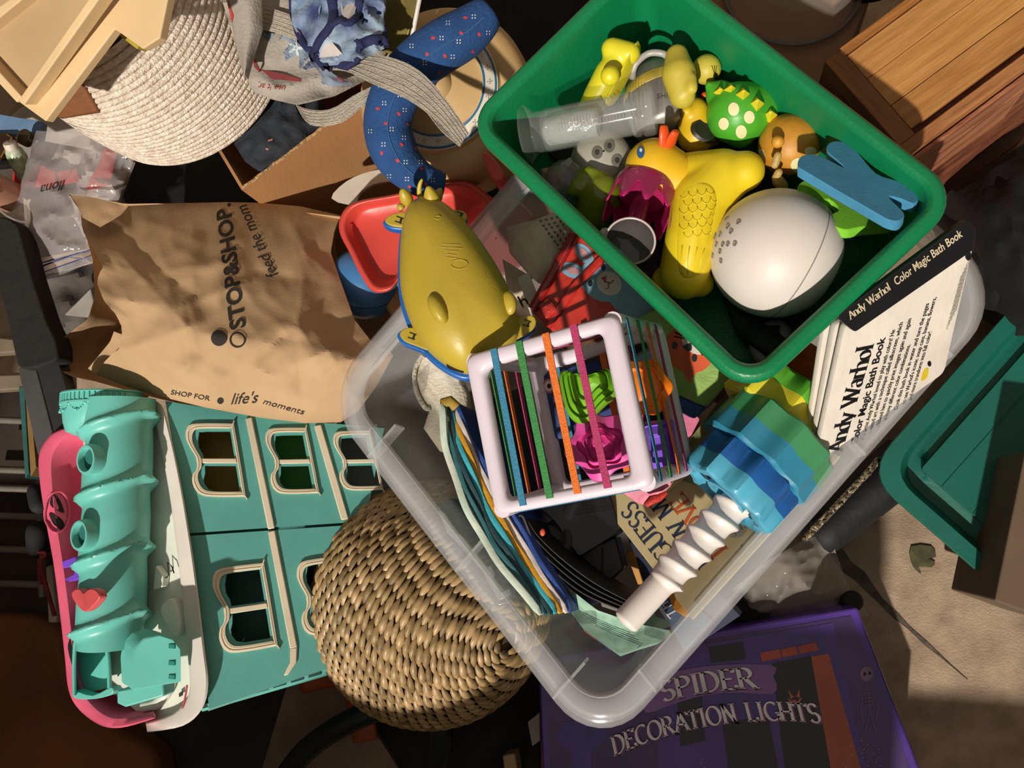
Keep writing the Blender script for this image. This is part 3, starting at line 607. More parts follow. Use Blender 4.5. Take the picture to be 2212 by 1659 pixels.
m = MB(); m.plate(BP, rp([(962, 778), (1000, 792), (1002, 806), (966, 795)], 5), .003, .0085); obj('battery_slot', m, M('#17140f', .6), boat, smooth=0)
# ================================================================ elastic cube
CN = V((-.25, -.17, 1)).normalized(); CP = PN(P(1205, 895, .49), CN)
SIDE = .132; DV = -CN*SIDE
M_LIL = M('#dcd0dc', .38, .04, 14, spec=.5)
cube = thing('elastic_cube', 'white plastic cube frame strung with coloured elastic bands', 'toy cube', CP.p(1205, 895, -SIDE))
OQ = [(1001, 770), (1332, 676), (1412, 1052), (1068, 1115)]; IQ = [(1040, 798), (1298, 716), (1362, 1030), (1092, 1082)]
for nm, off in (('front_frame', V()), ('rear_frame', DV*1.0)):
    o2, i2 = rp(OQ, 26, 5), rp(IQ, 20, 5)
    oo, ii = [CP.p(*p)+off for p in o2], [CP.p(*p)+off for p in i2]; m = MB(); T = CN*.0125; e = .003
    mid = lambda t: [p.lerp(q, t) for p, q in zip(oo, ii)]
    m.loft([[p-T for p in mid(.08)], [p-T*.8 for p in oo], [p-T*.25 for p in oo], mid(.16), mid(.8), [p-T*.25 for p in ii], [p-T*.9 for p in ii], [p-T for p in mid(.85)], [p-T for p in mid(.08)]], False, False)
    obj(nm, m, M_LIL, cube, smooth=60)
for q, i in zip(OQ, IQ):
    c = V(q).lerp(V(i), .42); p = CP.p(*c); m = MB(); m.tube([p-CN*.006, p+DV*.5, p+DV+CN*.0], [.0085, .0075, .0085], 16); obj('corner_post', m, M_LIL, cube, smooth=60)
BC = ['#3b88ab', '#3f8f4b', '#ef7a2c', '#bb3a6c']
BM = [M(c, .75, .10, 400, .5, 900) for c in BC]
def band(a, b, w, mat, n, sag=0):
    m = MB(); a, b = V(a), V(b); x = (b-a).normalized(); y = n.cross(x).normalized(); T = n*.0012
    A0 = [a-y*w-n*.004, a-y*w+n*.0014]+[a.lerp(b, t)-y*w+n*.0018 for t in (.03, .25, .5, .75, .97)]+[b-y*w+n*.0014, b-y*w-n*.004]
    m.strip(A0, [p+y*2*w for p in A0], -T); return obj('elastic_band', m, mat, cube, smooth=0, bev=.0003)
fb = [((1067, 753), (1131, 1092)), ((1121, 737), (1189, 1076)), ((1179, 720), (1249, 1066)), ((1239, 702), (1314, 1054))]
for (a, b), mt in zip(fb, BM):
    band(CP.p(*a), CP.p(*b), .0034, mt, CN)
    band(CP.p(*a)+DV*1.02, CP.p(*b)+DV*1.02, .0034, mt, -CN)
OC = [CP.p(*q) for q in OQ]
nr = (OC[1]-OC[0]).normalized(); ny = (OC[0]-OC[3]).normalized()
for k, mt in zip((.16, .40, .62, .82), BM):
    for side, nn in ((1, nr), (0, -nr)):
        a = OC[1 if side else 0]+DV*k; b = OC[2 if side else 3]+DV*k; d = (b-a)*.015
        band(a+d, b-d, .003, mt, nn)
    for side, nn in ((0, ny), (3, -ny)):
        a = OC[0 if side == 0 else 3]+DV*k; b = OC[1 if side == 0 else 2]+DV*(k+(.06 if side == 0 else 0)); d = (b-a)*.03
        band(a+d, b-d, .003, mt, nn)
def stackform(nm, label, outs, pl, hs, mat, cat='toy block'):
    m = MB(); rings = []
    for o, h in zip(outs, hs): rings.append([pl.p(*p, h) for p in o])
    m.loft(rings); return solo(nm, m, mat, label, cat, bev=.0012, smooth=40)
def petals(cx, cy, r, n, amp, rot, N=60): return [(cx+r*(1+amp*math.cos(n*t+rot))*math.cos(t), cy+r*(1+amp*math.cos(n*t+rot))*math.sin(t)) for t in [2*math.pi*i/N for i in range(N)]]
ros = []; hh = []
for r, a, h in ((60, .1, -.032), (72, .12, -.02), (70, .12, -.006), (48, .12, -.001), (47, .1, -.006), (38, .1, -.003), (34, .1, .004), (33, .09, -.001), (24, .08, .003), (21, .08, .007), (20, .05, .003), (11, .05, .006), (6, 0, .008)):
    ros.append(petals(1298, 962, r, 5 if r > 30 else 6, a, r*.06)); hh.append(h-.045)
stackform('rose_block', 'magenta pink rose shaped block inside the elastic cube', ros, CP, hh, M('#e050a4', .4, .05))
lv = lambda k, sx=0, sy=0: [V((1268, 838))+((V(p)-V((1268, 838)))*k)+V((sx, sy)) for p in sm([(1208, 812), (1222, 800), (1240, 806), (1275, 806), (1310, 796), (1330, 812), (1332, 850), (1312, 868), (1296, 884), (1275, 908), (1252, 914), (1228, 896), (1216, 862)], 4)]
stackform('leaf_block', 'lime green ridged leaf block inside the elastic cube', [lv(.92, 4, 8), lv(1.0, 2, 4), lv(1), lv(.9, 0, -3), lv(.86, 0, -4), lv(.72, 0, -8), lv(.66, 0, -8), lv(.5, 0, -12), lv(.44, 0, -12), lv(.2, 0, -14)], CP, [-.075, -.06, -.043, -.038, -.043, -.036, -.041, -.033, -.038, -.034], M('#78b428', .4, .05))
og = lambda k: petals(1388, 838, 62*k, 6, .07, .4)
stackform('flower_block', 'orange lobed block behind the right bands of the cube', [og(.8), og(1), og(1), og(.7), og(.66), og(.3)], CP, [-.125, -.115, -.085, -.078, -.082, -.078], M('#ee7a16', .4, .05))
pg = lambda k: rp([(1425-42*k, 970-58*k), (1425+30*k, 970-66*k), (1425+42*k, 970+52*k), (1425-32*k, 970+60*k)], 12*k)
stackform('purple_block', 'purple stepped block in the right corner of the cube', [pg(.95), pg(1), pg(1), pg(.86), pg(.84), pg(.5), pg(.46)], CP, [-.13, -.12, -.088, -.084, -.09, -.084, -.09], M('#7a50c8', .4, .05))
# ================================================================ what fills the clear tub
def decal(nm, pl, out, h, mat, par, label=None): m = MB(); m.plate(pl, out, .0004, h); return obj(nm, m, mat, par, smooth=0, label=label)
def slab(nm, label, cat, pl, out, t, mat, bev=.001, h=0, group=None, **k): m = MB(); m.plate(pl, out, t, h); return solo(nm, m, mat, label, cat, group, bev=bev, smooth=35, **k)
# picture book lying against the wall
GP = PL((1500, 1325, .312), (1790, 990, .312), (1335, 1090, .255))
gb = thing('picture_book', 'cream picture book with navy and orange capital lettering under the white screw stick', 'book', GP.p(1550, 1150, -.02))
cov = [(1318, 1075), (1395, 985), (1600, 830), (1800, 985), (1512, 1332)]
m = MB(); m.plate(GP, [(1302, 1090), (1500, 850), (1815, 985), (1496, 1338)], .004); obj('cover', m, M('#cbbb8c', .45, .08, 12, hex2='#c2b184'), gb, bev=.0008)
m = MB(); m.plate(GP, [(1326, 1080), (1506, 862), (1800, 988), (1505, 1318)], .012, -.0045); obj('page_block', m, M('#d8cfb8', .8, .1, 60), gb, smooth=0)
m = MB(); m.tube([GP.p(1502, 1302, .0006), GP.p(1790, 972, .0006)], .0016, 8); obj('spine_groove', m, M('#b8a878', .5), gb)
NVY, ORG = M('#26374c', .6), M('#c95a2c', .6)
for s, a, b, up, cap, mt in (('GUESS', (1459, 1194), (1359, 1070), (1442, 1207), 40, NVY), ('HOW MUCH', (1540, 1206), (1440, 1082), (1523, 1220), 38, NVY), ('I LOVE', (1572, 1186), (1470, 1058), (1556, 1200), 40, ORG)):
    k = GP.m(*a); roman('title_lettering', s, pmap(GP, a, b, up, cap*k, .0005), mt, gb, thick=.17)
decal('seal_sticker', GP, ring2(1588, 1136, 27, 27, 28), .0003, M('#a8a391', .4, .1, 30), gb, 'round grey seal sticker')
for i, s in enumerate(('Look for the', 'companion title', 'WILL YOU BE', 'MY FRIEND?')):
    o, x, y, L = pline(GP, (1592+i*7, 1156-i*6), (1572+i*7, 1126-i*6), (1588+i*7, 1160-i*6), .0006); text('seal_lettering', s, o, x, y, .0028, M_INK, gb, align='LEFT')
decal('green_picture', GP, sm([(1470, 1035), (1500, 1020), (1535, 1050), (1530, 1075), (1512, 1052)], 3), .0004, M('#93a27c', .5, .2, 80), gb)
decal('acorn_mark', GP, ring2(1603, 1180, 3, 4, 10), .0005, M_INK, gb)
bb = slab('board_book', 'small orange yellow board book poking out under the cream picture book', 'book', PL((1442, 1278, .290), (1470, 1262, .292), (1480, 1333, .296)), [(1440, 1280), (1468, 1255), (1510, 1302), (1482, 1334), (1456, 1318)], .02, M('#d18b22', .5, .1, 30), .001)
nb = slab('navy_book', 'dark navy book lying deep in the tub beside the white stick', 'book', PL((1360, 1180, .15), (1420, 1270, .15), (1340, 1290, .14)), [(1345, 1130), (1460, 1180), (1600, 1330), (1480, 1410), (1395, 1270)], .02, M('#1f2540', .5, .1, 20))
NP = PL((1420, 1290, .275), (1480, 1400, .285), (1500, 1340, .285))
db = slab('blue_book', 'slate blue book with white script at the tub corner', 'book', NP, [(1405, 1262), (1440, 1250), (1540, 1340), (1478, 1408)], .014, M('#3a5878', .55, .08, 20))
o, x, y, L = pline(NP, (1470, 1326), (1440, 1295), (1455, 1335), .0006); text('title_script', 'The', o, x, y, .018, M('#d5dde0', .6), db, shear=.3)
slab('orange_card', 'thin orange card edge behind the black machine', 'card', PL((1350, 1190, .2), (1385, 1260, .18), (1370, 1190, .2)), [(1352, 1195), (1368, 1190), (1390, 1262), (1378, 1264)], .003, M('#c98a30', .6))
# ---- screw stick and the lobed rings on it
S0, S1 = P(1346, 1350, .372), P(1612, 1062, .345); sx = (S1-S0); SL = sx.length; sx.normalize()
su, sv, _ = basis(sx)
m = MB(); rings = []
for i in range(121):
    s = i/120; row = []
    for q in range(28):
        t = 2*math.pi*q/28; r = .0135
        if s < .03: r *= math.sqrt(max(.02, 1-((.03-s)/.03)**2))
        if s > .30:
            ph = (s-.30)/.70*6.2-t/(2*math.pi); d = (ph % 1); r += (.0022+.0042*math.exp(-((d-.5)/(.24 if d < .5 else .13))**2))*min(1, (s-.30)/.05)
        row.append(S0+sx*(s*SL)+su*r*math.cos(t)+sv*r*math.sin(t))
    rings.append(row)
m.loft(rings); solo('screw_stick', m, M('#e6ddd6', .38, .04, 14, coat=.2), 'white spiral screw stick pointing into the blue lobed ring', 'toy stick', smooth=70)
def gear(nm, label, cx, cy, z, r, t1, t2, mats, n=8, amp=.075, rot=.3, ax=None):
    g = thing(nm, label, 'toy ring', P(cx, cy, z-r*.8), 'lobed rings of the screw toy'); c = P(cx, cy, z); a = -sx if ax is None else ax; u = (V((0, 0, 1))-a*V((0, 0, 1)).dot(a)).normalized(); w = a.cross(u)
    prof = lambda k, h: [c+a*h+(u*math.cos(t)+w*math.sin(t))*r*k*(1+amp*(.45-1.9*abs(math.sin(n*t/2+rot))**1.25)) for t in [2*math.pi*i/96 for i in range(96)]]
    cr = lambda rr, h: [c+a*h+(u*math.cos(t)+w*math.sin(t))*rr for t in [2*math.pi*i/96 for i in range(96)]]
    m = MB(); e = .003
    m.loft([cr(.018, t1-.010), cr(.03, t1-.006), prof(.72, t1-.006), prof(.78, t1), prof(.95, t1), prof(1, t1-e), prof(1, 0)], False, False); obj('front_half', m, mats[0], g, smooth=38)
    m = MB(); m.loft([prof(1, 0), prof(1, -t2+e), prof(.95, -t2), prof(.6, -t2), cr(.02, -t2)], False, False); obj('back_half', m, mats[1], g, smooth=38)
    m = MB(); m.loft([cr(.016, t1-.012), cr(.022, t1-.012), cr(.022, t1-.002), cr(.016, t1-.002), cr(.016, -t2)], False, False); obj('hub', m, mats[0], g, smooth=38)
    for i in range(n):
        t = (2*math.pi*i-rot*2)/n; q = c+a*(t1-.0062)+(u*math.cos(t)+w*math.sin(t))*r*.56; m = MB(); m.lathe(q, a, [(.0001, .0007), (.0052, .0007), (.0062, 0)], 12); obj('lobe_hole', m, M('#123c50', .7), g)
    return g
gear('lobed_ring', 'light and royal blue lobed ring nearest the white stick', 1594, 1044, .362, .053, .021, .024, (M('#4fa6c4', .4, .05), M('#2260a8', .4, .05)), 10, .07, .2)
gear('lobed_ring', 'teal blue and green lobed ring, the middle one on the stick', 1656, 968, .352, .060, .024, .026, (M('#3486a4', .4, .05), M('#469060', .4, .05)), 10, .06, .9)
gear('lobed_ring', 'yellow and green lobed ring beside the white bath book', 1690, 878, .335, .056, .026, .02, (M('#d8c830', .4, .05), M('#5fae34', .4, .05)), 8, .09, .5)
gear('lobed_ring', 'dark orange lobed ring in the shade below the green bin', 1745, 822, .27, .05, .02, .02, (M('#c4601e', .4, .05), M('#b4521a', .4, .05)), 8, .07, .1)
# ---- white bath book with black spine
BK = PL((1825, 712, .475), (2105, 528, .475), (1760, 1003, .365))
bk = thing('bath_book', 'white soft bath book with a black lettered spine standing in the tub', 'book', BK.p(1900, 860, -.02))
M_BW = M('#ddd4c8', .42, .05, 22, .15, 120); M_BLK = M('#16171a', .4, .1, 30)
for i, (dx, dy, h) in enumerate(((0, 0, 0), (-21, -3, -.012), (-43, -10, -.022))):
    o = rp([(1824+dx, 704+dy), (2106+dx*.3, 520), (2040, 806), (1758+dx*.55, 1006+dy*.4)], [12, 14, 14, 14], 4)
    m = MB(); top = [BK.p(*p, h) for p in o]; c = sum(top, V())/len(top); n = BK.n
    m.loft([[p-n*.006 for p in [c+(q-c)*.985 for q in top]], [p-n*.003 for p in top], [c+(q-c)*.988 for q in top], [c+(q-c)*.9+n*.0008 for q in top]]); obj('cover' if i == 0 else 'page', m, M_BW, bk, smooth=50)
sp = [BK.p(1819, 690, -.004), BK.p(2100, 486, -.004)]; up3 = (BK.p(1819, 690)-BK.p(1832, 716)).normalized()
SPP = PL((1817, 682, .492), (2090, 478, .492), (1846, 716, .478))
m = MB(); m.plate(SPP, rp([(1806, 684), (2084, 478), (2102, 482), (2110, 500), (2104, 540), (1848, 718)], [8, 8, 8, 8, 4, 6]), .006, .002); spn = obj('spine', m, M_BLK, bk, bev=.002, label='black spine')
CREAM = M('#cfc0a0', .6)
o, x, y, L = pline(SPP, (1838, 690), (2090, 502), (1828, 672), .0028)
k = SPP.m(1900, 640)
roman('spine_lettering', 'Andy Warhol', (lambda O, X, Y, c, cy: lambda u, v: O+X*(u*c)+Y*(v*cy))(o, x, y, L*.35/romw('Andy Warhol', .03), 17*k), CREAM, bk, thick=.2, thin=.05, space=.03, serif=.08)
t = text('spine_lettering', 'Color Magic Bath Book', o+x*L*.39, x, y, .0112, CREAM, bk, bold=.016)
q0 = o+x*L*.39-V(bk['_o']); xs = [(v.co-q0).dot(x) for v in t.data.vertices]
for v in t.data.vertices: v.co += x*((v.co-q0).dot(x)*(L*.57/max(xs)-1))
def bkline(s, a, b, size, bold=0, mat=M_BLK, nm='lettering'):
    o, x, y, L = pline(BK, a, b, (a[0]-20, a[1]-6), .0012); t = text(nm, s, o, x, y, size, mat, bk, bold=bold)
    o0 = o-V(bk['_o']); xs = [(v.co-o0).dot(x) for v in t.data.vertices]; kk = L/max(max(xs), 1e-6)
    for v in t.data.vertices: v.co += x*((v.co-o0).dot(x)*(kk-1))
w = romw('Andy Warhol', .03); o, x, y, L = pline(BK, (1820, 972), (1888, 742), (1800, 966), .0012)
roman('title_lettering', 'Andy Warhol', (lambda O, X, Y, c, cy: lambda u, v: O+X*(u*c)+Y*(v*cy))(o, x, y, L/w, L/w*.98), M_BLK, bk, thick=.23, thin=.05, space=.03, serif=.1)
bkline('Color Magic Bath Book', (1851, 958), (1913, 728), .0108, .016)
for s, a, b in (('Pop artist Andy Warhol loved to play with colors! He', (1866, 950), (1934, 712)), ('created art with a technique called silkscreen, which', (1882, 936), (1951, 696)),
                ('allowed him to quickly print images again and again', (1899, 922), (1969, 688)), ('in many different color combinations.', (1915, 908), (1967, 744)),
                ('Dunk this bath book in water and turn the pages', (1938, 884), (2007, 655)), ("to see Warhol's iconic soup cans, banana, flowers,", (1955, 872), (2023, 642)), ('and more transform into full color!', (1969, 864), (2013, 716))):
    bkline(s, a, b, .0062, .004)
GR = M('#7d776c', .7)
for i in range(5): bkline('conforms to safety requirements, keep this label', (2046+i*5-0, 712-i*10), (2078+i*4, 596-i*8), .0028, 0, GR, 'small_print')
decal('publisher_dot', BK, ring2(2092, 553, 6.5, 10, 20), .0013, M_BLK, bk); decal('black_spot', BK, ring2(2008, 786, 4, 6, 14), .0013, M_BLK, bk)
decal('yellow_picture', BK, sm([(1990, 822), (1996, 800), (2006, 796), (2002, 816)], 3), .0013, M('#d8c02c', .5), bk)
# ---- soft things between the cube and the green bin
BN = PL((1150, 680, .34), (1250, 505, .345), (1400, 660, .33))
bn = thing('bunny_book', 'red vinyl bath pouch printed with a blue bunny', 'soft book', BN.p(1280, 610, -.01))
m = MB(); m.plate(BN, rp([(1145, 672), (1236, 498), (1330, 520), (1440, 650), (1390, 715), (1200, 722)], 10), .008); obj('pouch', m, M('#c93a2c', .32, .12, 20, .4, 30, hex2='#a82a20'), bn, bev=.003)
m = MB(); m.tube([BN.p(1150, 668, .002), BN.p(1195, 590, .004), BN.p(1240, 508, .002)], .006, 10); obj('rolled_edge', m, M('#a82422', .25, .2, 60, coat=.3), bn, smooth=70)
m = MB(); m.tube([BN.p(1182, 706, .003), BN.p(1240, 620, .004), BN.p(1300, 560, .003)], .005, 10, flat=.4, up=BN.n); obj('red_strap', m, M('#c4302a', .25, .2, 60, coat=.3), bn, smooth=70)
m = MB(); m.plate(BN, rp([(1160, 660), (1185, 642), (1205, 668), (1180, 690)], 6), .004, .006); obj('stitched_patch', m, M('#c8372e', .3, .3, 120, .8, 90), bn, bev=.001)
LBL, PKI, GYW, BKF = M('#7fa8c2', .5), M('#b98890', .5), M('#d9cfc4', .5), M('#15131a', .5)
def el(nm, pl, cx, cy, a, b, ang, h, mat, par):
    t = math.radians(ang); c, s = math.cos(t), math.sin(t); decal(nm, pl, [(cx+x*c-y*s, cy+x*s+y*c) for x, y in ring2(0, 0, a, b, 26)], h, mat, par)
for a in ((1262, 548, 26, 15, 50), (1237, 584, 27, 16, 20)): el('bunny_ear', BN, *a, .0006, LBL, bn); el('ear_lining', BN, a[0], a[1], a[2]*.6, a[3]*.5, a[4], .0011, PKI, bn)
el('bunny_body', BN, 1362, 640, 62, 42, 40, .0005, LBL, bn); el('bunny_face', BN, 1300, 606, 52, 42, 40, .0010, LBL, bn); el('bunny_muzzle', BN, 1316, 612, 28, 25, 40, .0015, GYW, bn)
for a in ((1275, 612, 5, 7, 0), (1303, 577, 5, 7, 0)): el('bunny_eye', BN, *a, .0016, BKF, bn)
decal('bunny_nose', BN, [(1298, 600), (1310, 596), (1308, 612)], .002, M('#c03a4c', .5), bn)
m = MB(); m.tube([BN.p(*p, .0022) for p in ((1308, 608), (1318, 612), (1326, 605))], .0005, 5); m.tube([BN.p(*p, .0022) for p in ((1314, 610), (1314, 622), (1308, 624))], .0005, 5); obj('bunny_mouth', m, M('#a03040', .5), bn)
# green cube with an orange cat face
QP = PL((1400, 690, .345), (1585, 805, .325), (1455, 840, .33))
qb = thing('cat_block', 'soft green cloth block printed with an orange cat face', 'soft block', QP.p(1490, 775, -.04))
gq = rp([(1370, 690), (1430, 660), (1592, 806), (1528, 880), (1448, 846)], 8)
m = MB(); m.plate(QP, gq, .006); obj('top_panel', m, M('#8fb05c', .7, .08, 60, .3, 300), qb, bev=.002)
m = MB(); m.plate(QP, [(1450, 846), (1528, 882), (1500, 905), (1440, 870)], .05, -.006); obj('side_panel', m, M('#37559a', .7, .1, 60, .3, 300), qb, bev=.002)
m = MB(); m.plate(QP, [(1590, 808), (1530, 882), (1520, 878), (1580, 800)], .05, -.006); obj('side_panel', m, M('#6e4c9c', .7, .1, 60, .3, 300), qb, bev=.002)
OC_ = M('#dc5a30', .6)
el('cat_face', QP, 1488, 756, 55, 48, 35, .0006, OC_, qb); decal('cat_ear', QP, [(1470, 795), (1512, 796), (1488, 828)], .0005, OC_, qb); decal('ear_lining', QP, [(1478, 802), (1500, 802), (1488, 818)], .001, M('#c2523c', .6), qb)
el('cat_muzzle', QP, 1505, 738, 34, 26, 30, .0011, GYW, qb)
for a in ((1458, 746, 6, 8, 0), (1500, 774, 6, 8, 0)): el('cat_eye', QP, *a, .0016, BKF, qb)
decal('cat_nose', QP, sm([(1475, 748), (1492, 742), (1494, 756), (1484, 758)], 3), .0016, BKF, qb)
m = MB()
for pts in (((1456, 727), (1478, 731)), ((1458, 718), (1476, 726)), ((1508, 754), (1518, 768)), ((1514, 748), (1526, 758)), ((1490, 744), (1496, 732))): m.tube([QP.p(*p, .0018) for p in pts], .0006, 5)
obj('cat_whiskers', m, BKF, qb)
slab('pink_block', 'pink cloth block half under the green cat block', 'soft block', PL((1455, 850, .29), (1510, 900, .28), (1470, 970, .27)), rp([(1452, 852), (1512, 905), (1476, 975), (1462, 930)], 5), .04, M('#c86a88', .75, .1, 60, .3, 300), .002)
FP = PL((1490, 1000, .275), (1600, 860, .29), (1520, 870, .28))
fp = slab('film_packet', 'clear film packet with green leaf print beside the elastic cube', 'packet', FP, rp([(1488, 1010), (1480, 960), (1570, 845), (1612, 872), (1545, 960)], 6), .006, M('#8d8f60', .25, .45, 40, .6, 40, hex2='#4c5a30', coat=.6))
# pale cap with grey dots, pink lid, card with a letter
g = coons([(1094, 490), (1100, 545), (1140, 590)], [(1230, 448), (1232, 540), (1185, 618)], [(1094, 490), (1150, 476), (1230, 448)], [(1140, 590), (1160, 608), (1185, 618)], 26, 20)
cap = solo('sun_hat', sheet(g, lambda u, v, x, y: .30+.03*math.sin(math.pi*u)**.6*math.sin(math.pi*(.2+.7*v))+.004*ridge(x, y, 1/40, 9), .006), M('#d5cbb8', .85, .06, 30, .3, 200), 'off white cloth sun hat with a grey dotted brim below the green bin', 'hat', smooth=60)
for i in range(5):
    for j in range(9):
        x, y = 1168+i*12+(j % 2)*6, 478+j*10-i*3
        if x-1158 > (y-470)*.62:
            p, n = onto(cap, [(x, y)], .0006)[0]; b1, b2, _ = basis(n); m = MB(); m.add([p+b1*.0019*math.cos(t*.785)+b2*.0019*math.sin(t*.785) for t in range(8)], [list(range(8))]); obj('grey_dot', m, M('#6b7671', .8), cap, smooth=0)
m = MB(); m.lathe(P(1075, 520, .235), (0, 0, 1), [(.001, 0), (.052, 0), (.056, .003), (.056, .009), (.053, .012), (.05, .009), (.001, .009)], 40); solo('pink_lid', m, M('#b5706e', .4, .05), 'dull pink round lid in the shaded tub corner', 'lid', smooth=40)  # round lid with a raised edge
slab('letter_card', 'white letter card showing an h beside the yellow boat', 'card', PL((1125, 600, .335), (1150, 590, .335), (1150, 680, .325)), rp([(1118, 600), (1142, 588), (1172, 665), (1150, 690)], 4), .002, M('#cfcbc4', .6), .0005)
hc_ = bpy.data.objects['letter_card']; HP2 = PL((1125, 600, .335), (1150, 590, .335), (1150, 680, .325)); o, x, y, L = pline(HP2, (1128, 668), (1150, 656), (1120, 640), .0008); text('letter_h', 'h', o, x, y, .022, M_INK, hc_, bold=.01)
slab('lower_card', 'plain buff card under the white letter card', 'card', PL((1080, 590, .30), (1150, 590, .31), (1120, 690, .29)), [(1085, 560), (1150, 600), (1120, 650), (1095, 620)], .002, M('#b9aa94', .7), .0005)
# white drawstring pouch
g = coons([(905, 770), (893, 820), (902, 850), (928, 885), (915, 925), (950, 975)], [(985, 790), (1010, 850), (1020, 960)], [(905, 770), (940, 775), (985, 790)], [(950, 975), (985, 985), (1020, 960)], 24, 34)
po_ = solo('cloth_pouch', sheet(g, lambda u, v, x, y: .285+.010*math.sin(math.pi*u)**.6+.0025*ridge(x, y, 1/70, 11), .012), M('#d9d0bc', .9, .06, 40, .4, 300), 'off white cotton drawstring pouch behind the cube', 'pouch', smooth=70)
for pts in ([(912, 768), (896, 800), (899, 845), (918, 880), (930, 882)],):
    m = MB(); m.tube([P(*p, .292) for p in sm(pts, 4, False)], .003, 8); obj('cord', m, M('#d8cfbc', .9, .2, 200, .8, 300), po_, smooth=80)
g = coons([(915, 780), (925, 815)], [(1010, 815), (1015, 830)], [(915, 780), (960, 800), (1010, 815)], [(925, 815), (965, 835), (1015, 830)], 16, 6)
solo('film_scrap', sheet(g, lambda u, v, x, y: .325+.003*ridge(x, y, 1/30, 3), .0006), CLEAR('#e8e4dc', .18, .1, 'film', .6, 60), 'clear film scrap under the blue boat rim', 'film')
# ---- crinkle cloth book: pages on edge along the left wall
cb = thing('crinkle_book', 'fan of crinkly cloth book pages standing on edge by the tub wall', 'cloth book', P(1060, 1120, .2))
base = [(952, 872), (962, 960), (992, 1060), (1035, 1150), (1090, 1232), (1168, 1328)]
cols = [('#c9cfbe', '#a8c0b0', 'outer pale page'), ('#2f6a70', None, 'dark teal page'), ('#23434a', None, None), ('#3fb0c0', None, 'turquoise page'), ('#d69a1e', None, 'orange yellow page'), ('#d8cdc8', None, 'white page'), ('#2a4f9c', None, 'blue page')]
for i, (c, c2, lb) in enumerate(cols):
    k = i/6; pts = [V(p) for p in base]; out = []
    for j, p in enumerate(pts):
        s = j/5; out.append(p+V((14+84*math.sin(math.pi*(.10+.62*s))*1.0*k-12*(1-k)*0, -5*k-8*k*math.sin(math.pi*s)))+V((0, 0))-V((14, 0)))
    out = sm(out, 5, False); top = []; bot = []
    for j, p in enumerate(out): 
        wv = 3.0*math.sin(j*.9+i*2.1); q = P(p.x+wv*.6, p.y, .372-.0035*i+.003*math.sin(j*.7+i)); top.append(q); bot.append(V((q.x, q.y, .16))+V((.012, -.006, 0)))
    m = MB(); n = len(top); rs = []
    for j in range(n):
        t = (top[min(j+1, n-1)]-top[max(j-1, 0)]).normalized(); w = t.cross(V((0, 0, 1))).normalized()*.0036*(1.0 if 0 < j < n-1 else .4)
        rs.append([top[j]-w, top[j]+V((0, 0, .0016)), top[j]+w, bot[j]+w, bot[j]-w])
    m.loft(rs); obj('page', m, M(c, .6, .08, 30, .35, 60, hex2=c2), cb, smooth=50, label=lb)
m = MB(); m.tube([P(955, 872, .368), P(972, 866, .372), P(986, 880, .368)], .006, 10, flat=.6, up=(0, 0, 1)); obj('folded_top', m, M('#a8882a', .7, .2, 40), cb, smooth=80, label='yellow folded top')
for x, y in ((1172, 1150), (1188, 1283), (1130, 1180)): m = MB(); m.ball(P(x, y, .348), (.004, .003, .002), seg=10, rings=6); obj('printed_spot', m, M('#dd5a3c', .6), cb, smooth=180)
# ---- mint booklet and black pages
mb_ = thing('mint_booklet', 'mint green printed booklet curling open at the tub corner', 'booklet', P(1300, 1320, .16))
g = coons([(1186, 1222), (1200, 1262), (1216, 1300)], [(1446, 1362), (1450, 1372), (1420, 1392)], [(1186, 1222), (1228, 1270), (1290, 1318), (1370, 1346), (1446, 1362)], [(1216, 1300), (1262, 1362), (1340, 1418), (1385, 1402), (1420, 1392)], 40, 16)
sh = obj('cover', sheet(g, lambda u, v, x, y: .330-.045*v+.003*ridge(x, y, 1/30, 4), .0012), M('#9cbfa9', .75, .12, 60, .3, 120, hex2='#7fa592'), mb_, smooth=60)
for i in range(10):
    u0 = i/9; ps = onto(sh, [(1212+u0*200+random.uniform(-6, 6)+q*5, 1262+u0*95-(u0*u0)*18+random.uniform(-5, 5)+q*3) for q in range(4)], .0006); m = MB(); m.tube([p for p, n in ps], .0016, 5, flat=.3, up=ps[0][1]); obj('printed_strip', m, M(random.choice(['#b84a58', '#3d4a72', '#c98a3a', '#a84a5c', '#58323c']), .7), mb_)
for r in range(5):
    ps = onto(sh, [(1250+r*9+i*14, 1318+r*8+i*7-(i*i)*.12) for i in range(9)], .0005); m = MB(); m.tube([p for p, n in ps], .0005, 4, flat=.3, up=ps[0][1]); obj('print_line', m, M('#6a8a80', .7), mb_)
for i in range(4):
    pts = sm([(1122+i*5, 1124-i), (1140+i*8, 1170-i*3), (1190+i*10, 1228-i*5), (1262+i*9, 1284-i*7), (1352+i*5, 1322-i*6)], 5, False)
    top = [P(p.x, p.y, .335-i*.004-.02*j/25) for j, p in enumerate(pts)]; bot = [q+V((.02, -.008, -.10)) for q in top]; m = MB(); m.strip(top, bot, V((.0016, .0008, 0))); obj('inner_page', m, M('#14160f', .6, .2, 30), mb_, smooth=60)
    m = MB(); m.tube(top, .0005, 5); obj('page_edge', m, M('#d8dccf', .7), mb_, smooth=60)
m = MB(); m.tube([P(*p, .337) for p in sm([(1124, 1128), (1116, 1120), (1128, 1116), (1142, 1150), (1152, 1186)], 4, False)], .0012, 6); obj('fold_loop', m, M('#d8dccf', .7), mb_, smooth=60)
m = MB(); m.prism([P(*p, .25) for p in sm([(1405, 1330), (1440, 1340), (1448, 1352), (1420, 1358), (1390, 1345)], 3)], (0, 0, -.003)); obj('leaf_picture', m, M('#1c3a20', .6, .3, 60), mb_)
